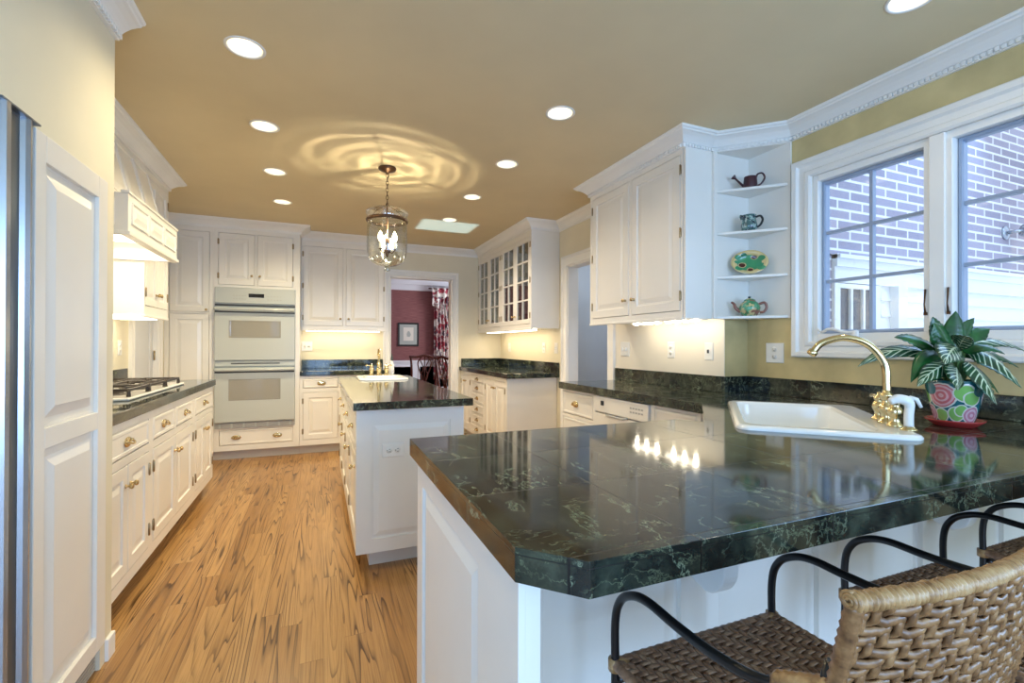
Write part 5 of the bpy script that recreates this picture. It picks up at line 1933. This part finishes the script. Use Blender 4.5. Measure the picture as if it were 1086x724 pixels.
zz = g.math('MAXIMUM', g.math('ABSOLUTE', z), .08)
px, py = g.math('DIVIDE', x, zz), g.math('DIVIDE', y, zz)
tot = 0.
for k, (ox, oy, fq) in enumerate(((-.22, -.10, 17.), (.25, .02, 15.), (.02, .25, 21.))):
    qx, qy = g.math('SUBTRACT', px, ox), g.math('SUBTRACT', py, oy)
    rr = g.math('SQRT', g.math('ADD', g.math('MULTIPLY', qx, qx), g.math('MULTIPLY', qy, qy)))
    wv = g.noise(g.comb(px, py, k * 3.), 1.2, 3)[0]
    ph = g.math('ADD', g.math('MULTIPLY', rr, fq), g.math('MULTIPLY', wv, 8.))
    rip = g.math('POWER', g.math('ADD', g.math('MULTIPLY', g.math('SINE', ph), .5), .5), 3.)
    tot = g.math('ADD', rip, tot)
r0 = g.math('SQRT', g.math('ADD', g.math('MULTIPLY', px, px), g.math('MULTIPLY', py, py)))
fade = g.ramp(g.math('MULTIPLY', r0, .4), [(0., (.35, .35, .35)), (.12, (1, 1, 1)), (.5, (.9, .9, .9)), (.78, (0, 0, 0))])
g.put(em.inputs['Strength'], g.math('ADD', .5, g.math('MULTIPLY', g.math('MULTIPLY', tot, fade), .95)))
# added floor-level spot imitating reflected sunlight on the ceiling by the glass cabinets
sg = light('added_glint_spot', 'SPOT', (1.33, 5.04, .03), 300, (.42, .70, 1.0), size=.004, spot=24, blend=.05, aim=(-.015, 0, 1))
sg.data.use_nodes = True
t = sg.data.node_tree
em = next(n_ for n_ in t.nodes if n_.type == 'EMISSION')
class G_(N):
    def __init__(s): s.t = t
g = G_()
x, y, z = g.sep(t.nodes.new('ShaderNodeTexCoord').outputs['Normal'])
az = g.math('MAXIMUM', g.math('ABSOLUTE', z), .01)
px, py = g.math('ABSOLUTE', g.math('DIVIDE', x, az)), g.math('ABSOLUTE', g.math('DIVIDE', y, az))
mx = g.ramp(g.math('MULTIPLY', px, 10.), [(.85, (1, 1, 1)), (1., (0, 0, 0))])
my = g.ramp(g.math('MULTIPLY', py, 7.6), [(.85, (1, 1, 1)), (1., (0, 0, 0))])
g.put(em.inputs['Strength'], g.math('MULTIPLY', mx, my))

# ------------------------------------------------------------------ dining room furniture seen through the doorway
pf = thing('framed_picture', 'black-framed print with grey mat on the dining room wall', 'picture', (1.805, 10.28, 1.17))
F = frame((1.582, 10.299, 0), (0, -1, 0))
MB().rings(F, 0, 1.17, .447, 1.677, [(0, 0), (0, .022), (.006, .026), (.03, .022), (.036, .012)], cap=False).build('frame', 'black_frame', pf)
MB().fbox(F, .02, 1.19, .002, .427, 1.657, .012).build('mat_board', 'mat_board', pf)
pr_ = MB().fbox(F, .115, 1.29, .012, .332, 1.575, .014).build('print', 'paper', pf)
b = MB()
b.extrude(F, [(.19, 1.38), (.25, 1.37), (.275, 1.42), (.255, 1.47), (.235, 1.50), (.205, 1.49), (.185, 1.44)], .0141, .0148)
b.build('print_motif', 'mat_board', pr_)

cu = thing('curtain', 'red and white floral curtain beside the dining room window', 'curtain', (2.66, 10.12, .5))
P, Q = [], []
nu_, nv_ = 90, 14
for j in range(nv_ + 1):
    z = 2.40 - (2.40 - .45) * j / nv_
    pinch = 1 - .12 * math.exp(-((z - 1.9) / .25) ** 2)
    for i in range(nu_ + 1):
        u = i / nu_
        P.append((2.33 + .56 * u * pinch, 10.13 + .045 * math.sin(u * 2 * PI * 7 + .3 * math.sin(j)), z))
for j in range(nv_):
    for i in range(nu_):
        a = j * (nu_ + 1) + i
        Q.append((a, a + nu_ + 1, a + nu_ + 2, a + 1))
o_ = MB().add(P, Q, True).build('drape', 'floral_cloth', cu)
sm = o_.modifiers.new('thickness', 'SOLIDIFY'); sm.thickness = .004
P, Q = [], []
for j in range(6):
    for i in range(31):
        u = i / 30
        z = 2.44 - (.10 + .32 * (1 - abs(2 * u - .6)) * .5 + .22 * (u < .25)) * j / 5
        P.append((2.28 + .62 * u, 10.07 + .03 * math.sin(u * 26), z))
for j in range(5):
    for i in range(30):
        a = j * 31 + i
        Q.append((a, a + 31, a + 32, a + 1))
o_ = MB().add(P, Q, True).build('swag', 'floral_cloth', cu)
sm = o_.modifiers.new('thickness', 'SOLIDIFY'); sm.thickness = .004
MB().tube([(2.2, 10.1, 2.42), (4.0, 10.1, 2.42)], .014, 10).build('curtain_rod', 'mahogany', cu)
# bright window behind the curtain
wd_ = MB()
F = frame((2.62, 10.299, 0), (0, -1, 0))
wd_.rings(F, 0, .86, 1.1, 2.36, [(0, 0), (0, .02), (.06, .02), (.07, .0)], cap=False)
for k in (1, 2): wd_.fbox(F, .06 + k * .33, .92, .002, .075 + k * .33, 2.30, .012)
for k in (1, 2, 3): wd_.fbox(F, .06, .92 + k * .345, .002, 1.04, .935 + k * .345, .0119)
w3 = struct(wd_.build('window_3', 'ext_white'))
mat('sky_pane', (.8, .9, 1.), .3, emit=(.85, .93, 1.0), es=2.2)
MB().fbox(F, .05, .90, .0005, 1.05, 2.32, .0015).build('pane', 'sky_pane', w3)


def dining_chair(x, y, rot, label):
    r = thing('dining_chair', label, 'chair', (0, 0, 0), 'mahogany dining chairs')
    for sg in (-1, 1):
        MB().tube(smooth_path([(sg * .20, .24, 0), (sg * .20, .20, .30), (sg * .205, .19, .46), (sg * .215, .215, .75), (sg * .235, .25, 1.0)], 5), .019, 8).build('rear_post', 'mahogany', r)
        MB().tube([(sg * .23, -.22, 0), (sg * .23, -.22, .44)], [.017, .024], 8).build('front_leg', 'mahogany', r)
    b = MB().box(-.25, -.25, .40, .25, .21, .455)
    b.build('seat_frame', 'mahogany', r, .005)
    MB().box(-.24, -.24, .455, .24, .18, .49).build('seat_cushion', 'seat_fabric', r, .015)
    b = MB()
    b.tube(smooth_path([(-.265, .25, 1.0), (-.14, .262, .995), (0, .268, 1.02), (.14, .262, .995), (.265, .25, 1.0)], 6), .021, 8)
    b.build('crest_rail', 'mahogany', r)
    b = MB()
    for sg in (-1, 1):
        b.tube(smooth_path([(sg * .045, .20, .50), (sg * .03, .212, .62), (sg * .085, .23, .76), (sg * .115, .245, .90), (sg * .05, .258, 1.0)], 6), .011, 7)
        b.tube(smooth_path([(0, .205, .52), (sg * .06, .222, .68), (sg * .02, .235, .80), (sg * .075, .25, .94)], 6), .009, 7)
    b.tube([(0, .2, .48), (0, .26, 1.0)], .010, 7)
    b.tube([(-.06, .2, .5), (.06, .2, .5)], .014, 7)
    b.build('splat', 'mahogany', r)
    r.location = (x, y, 0)
    r.rotation_euler = (0, 0, rot)
    return r


dining_chair(1.70, 8.35, .0 + PI, 'carved mahogany chair against the mauve dining room wall, below the picture')
dining_chair(2.03, 7.25, PI * .6, 'dark mahogany chair at the right of the dining doorway, under the curtain')
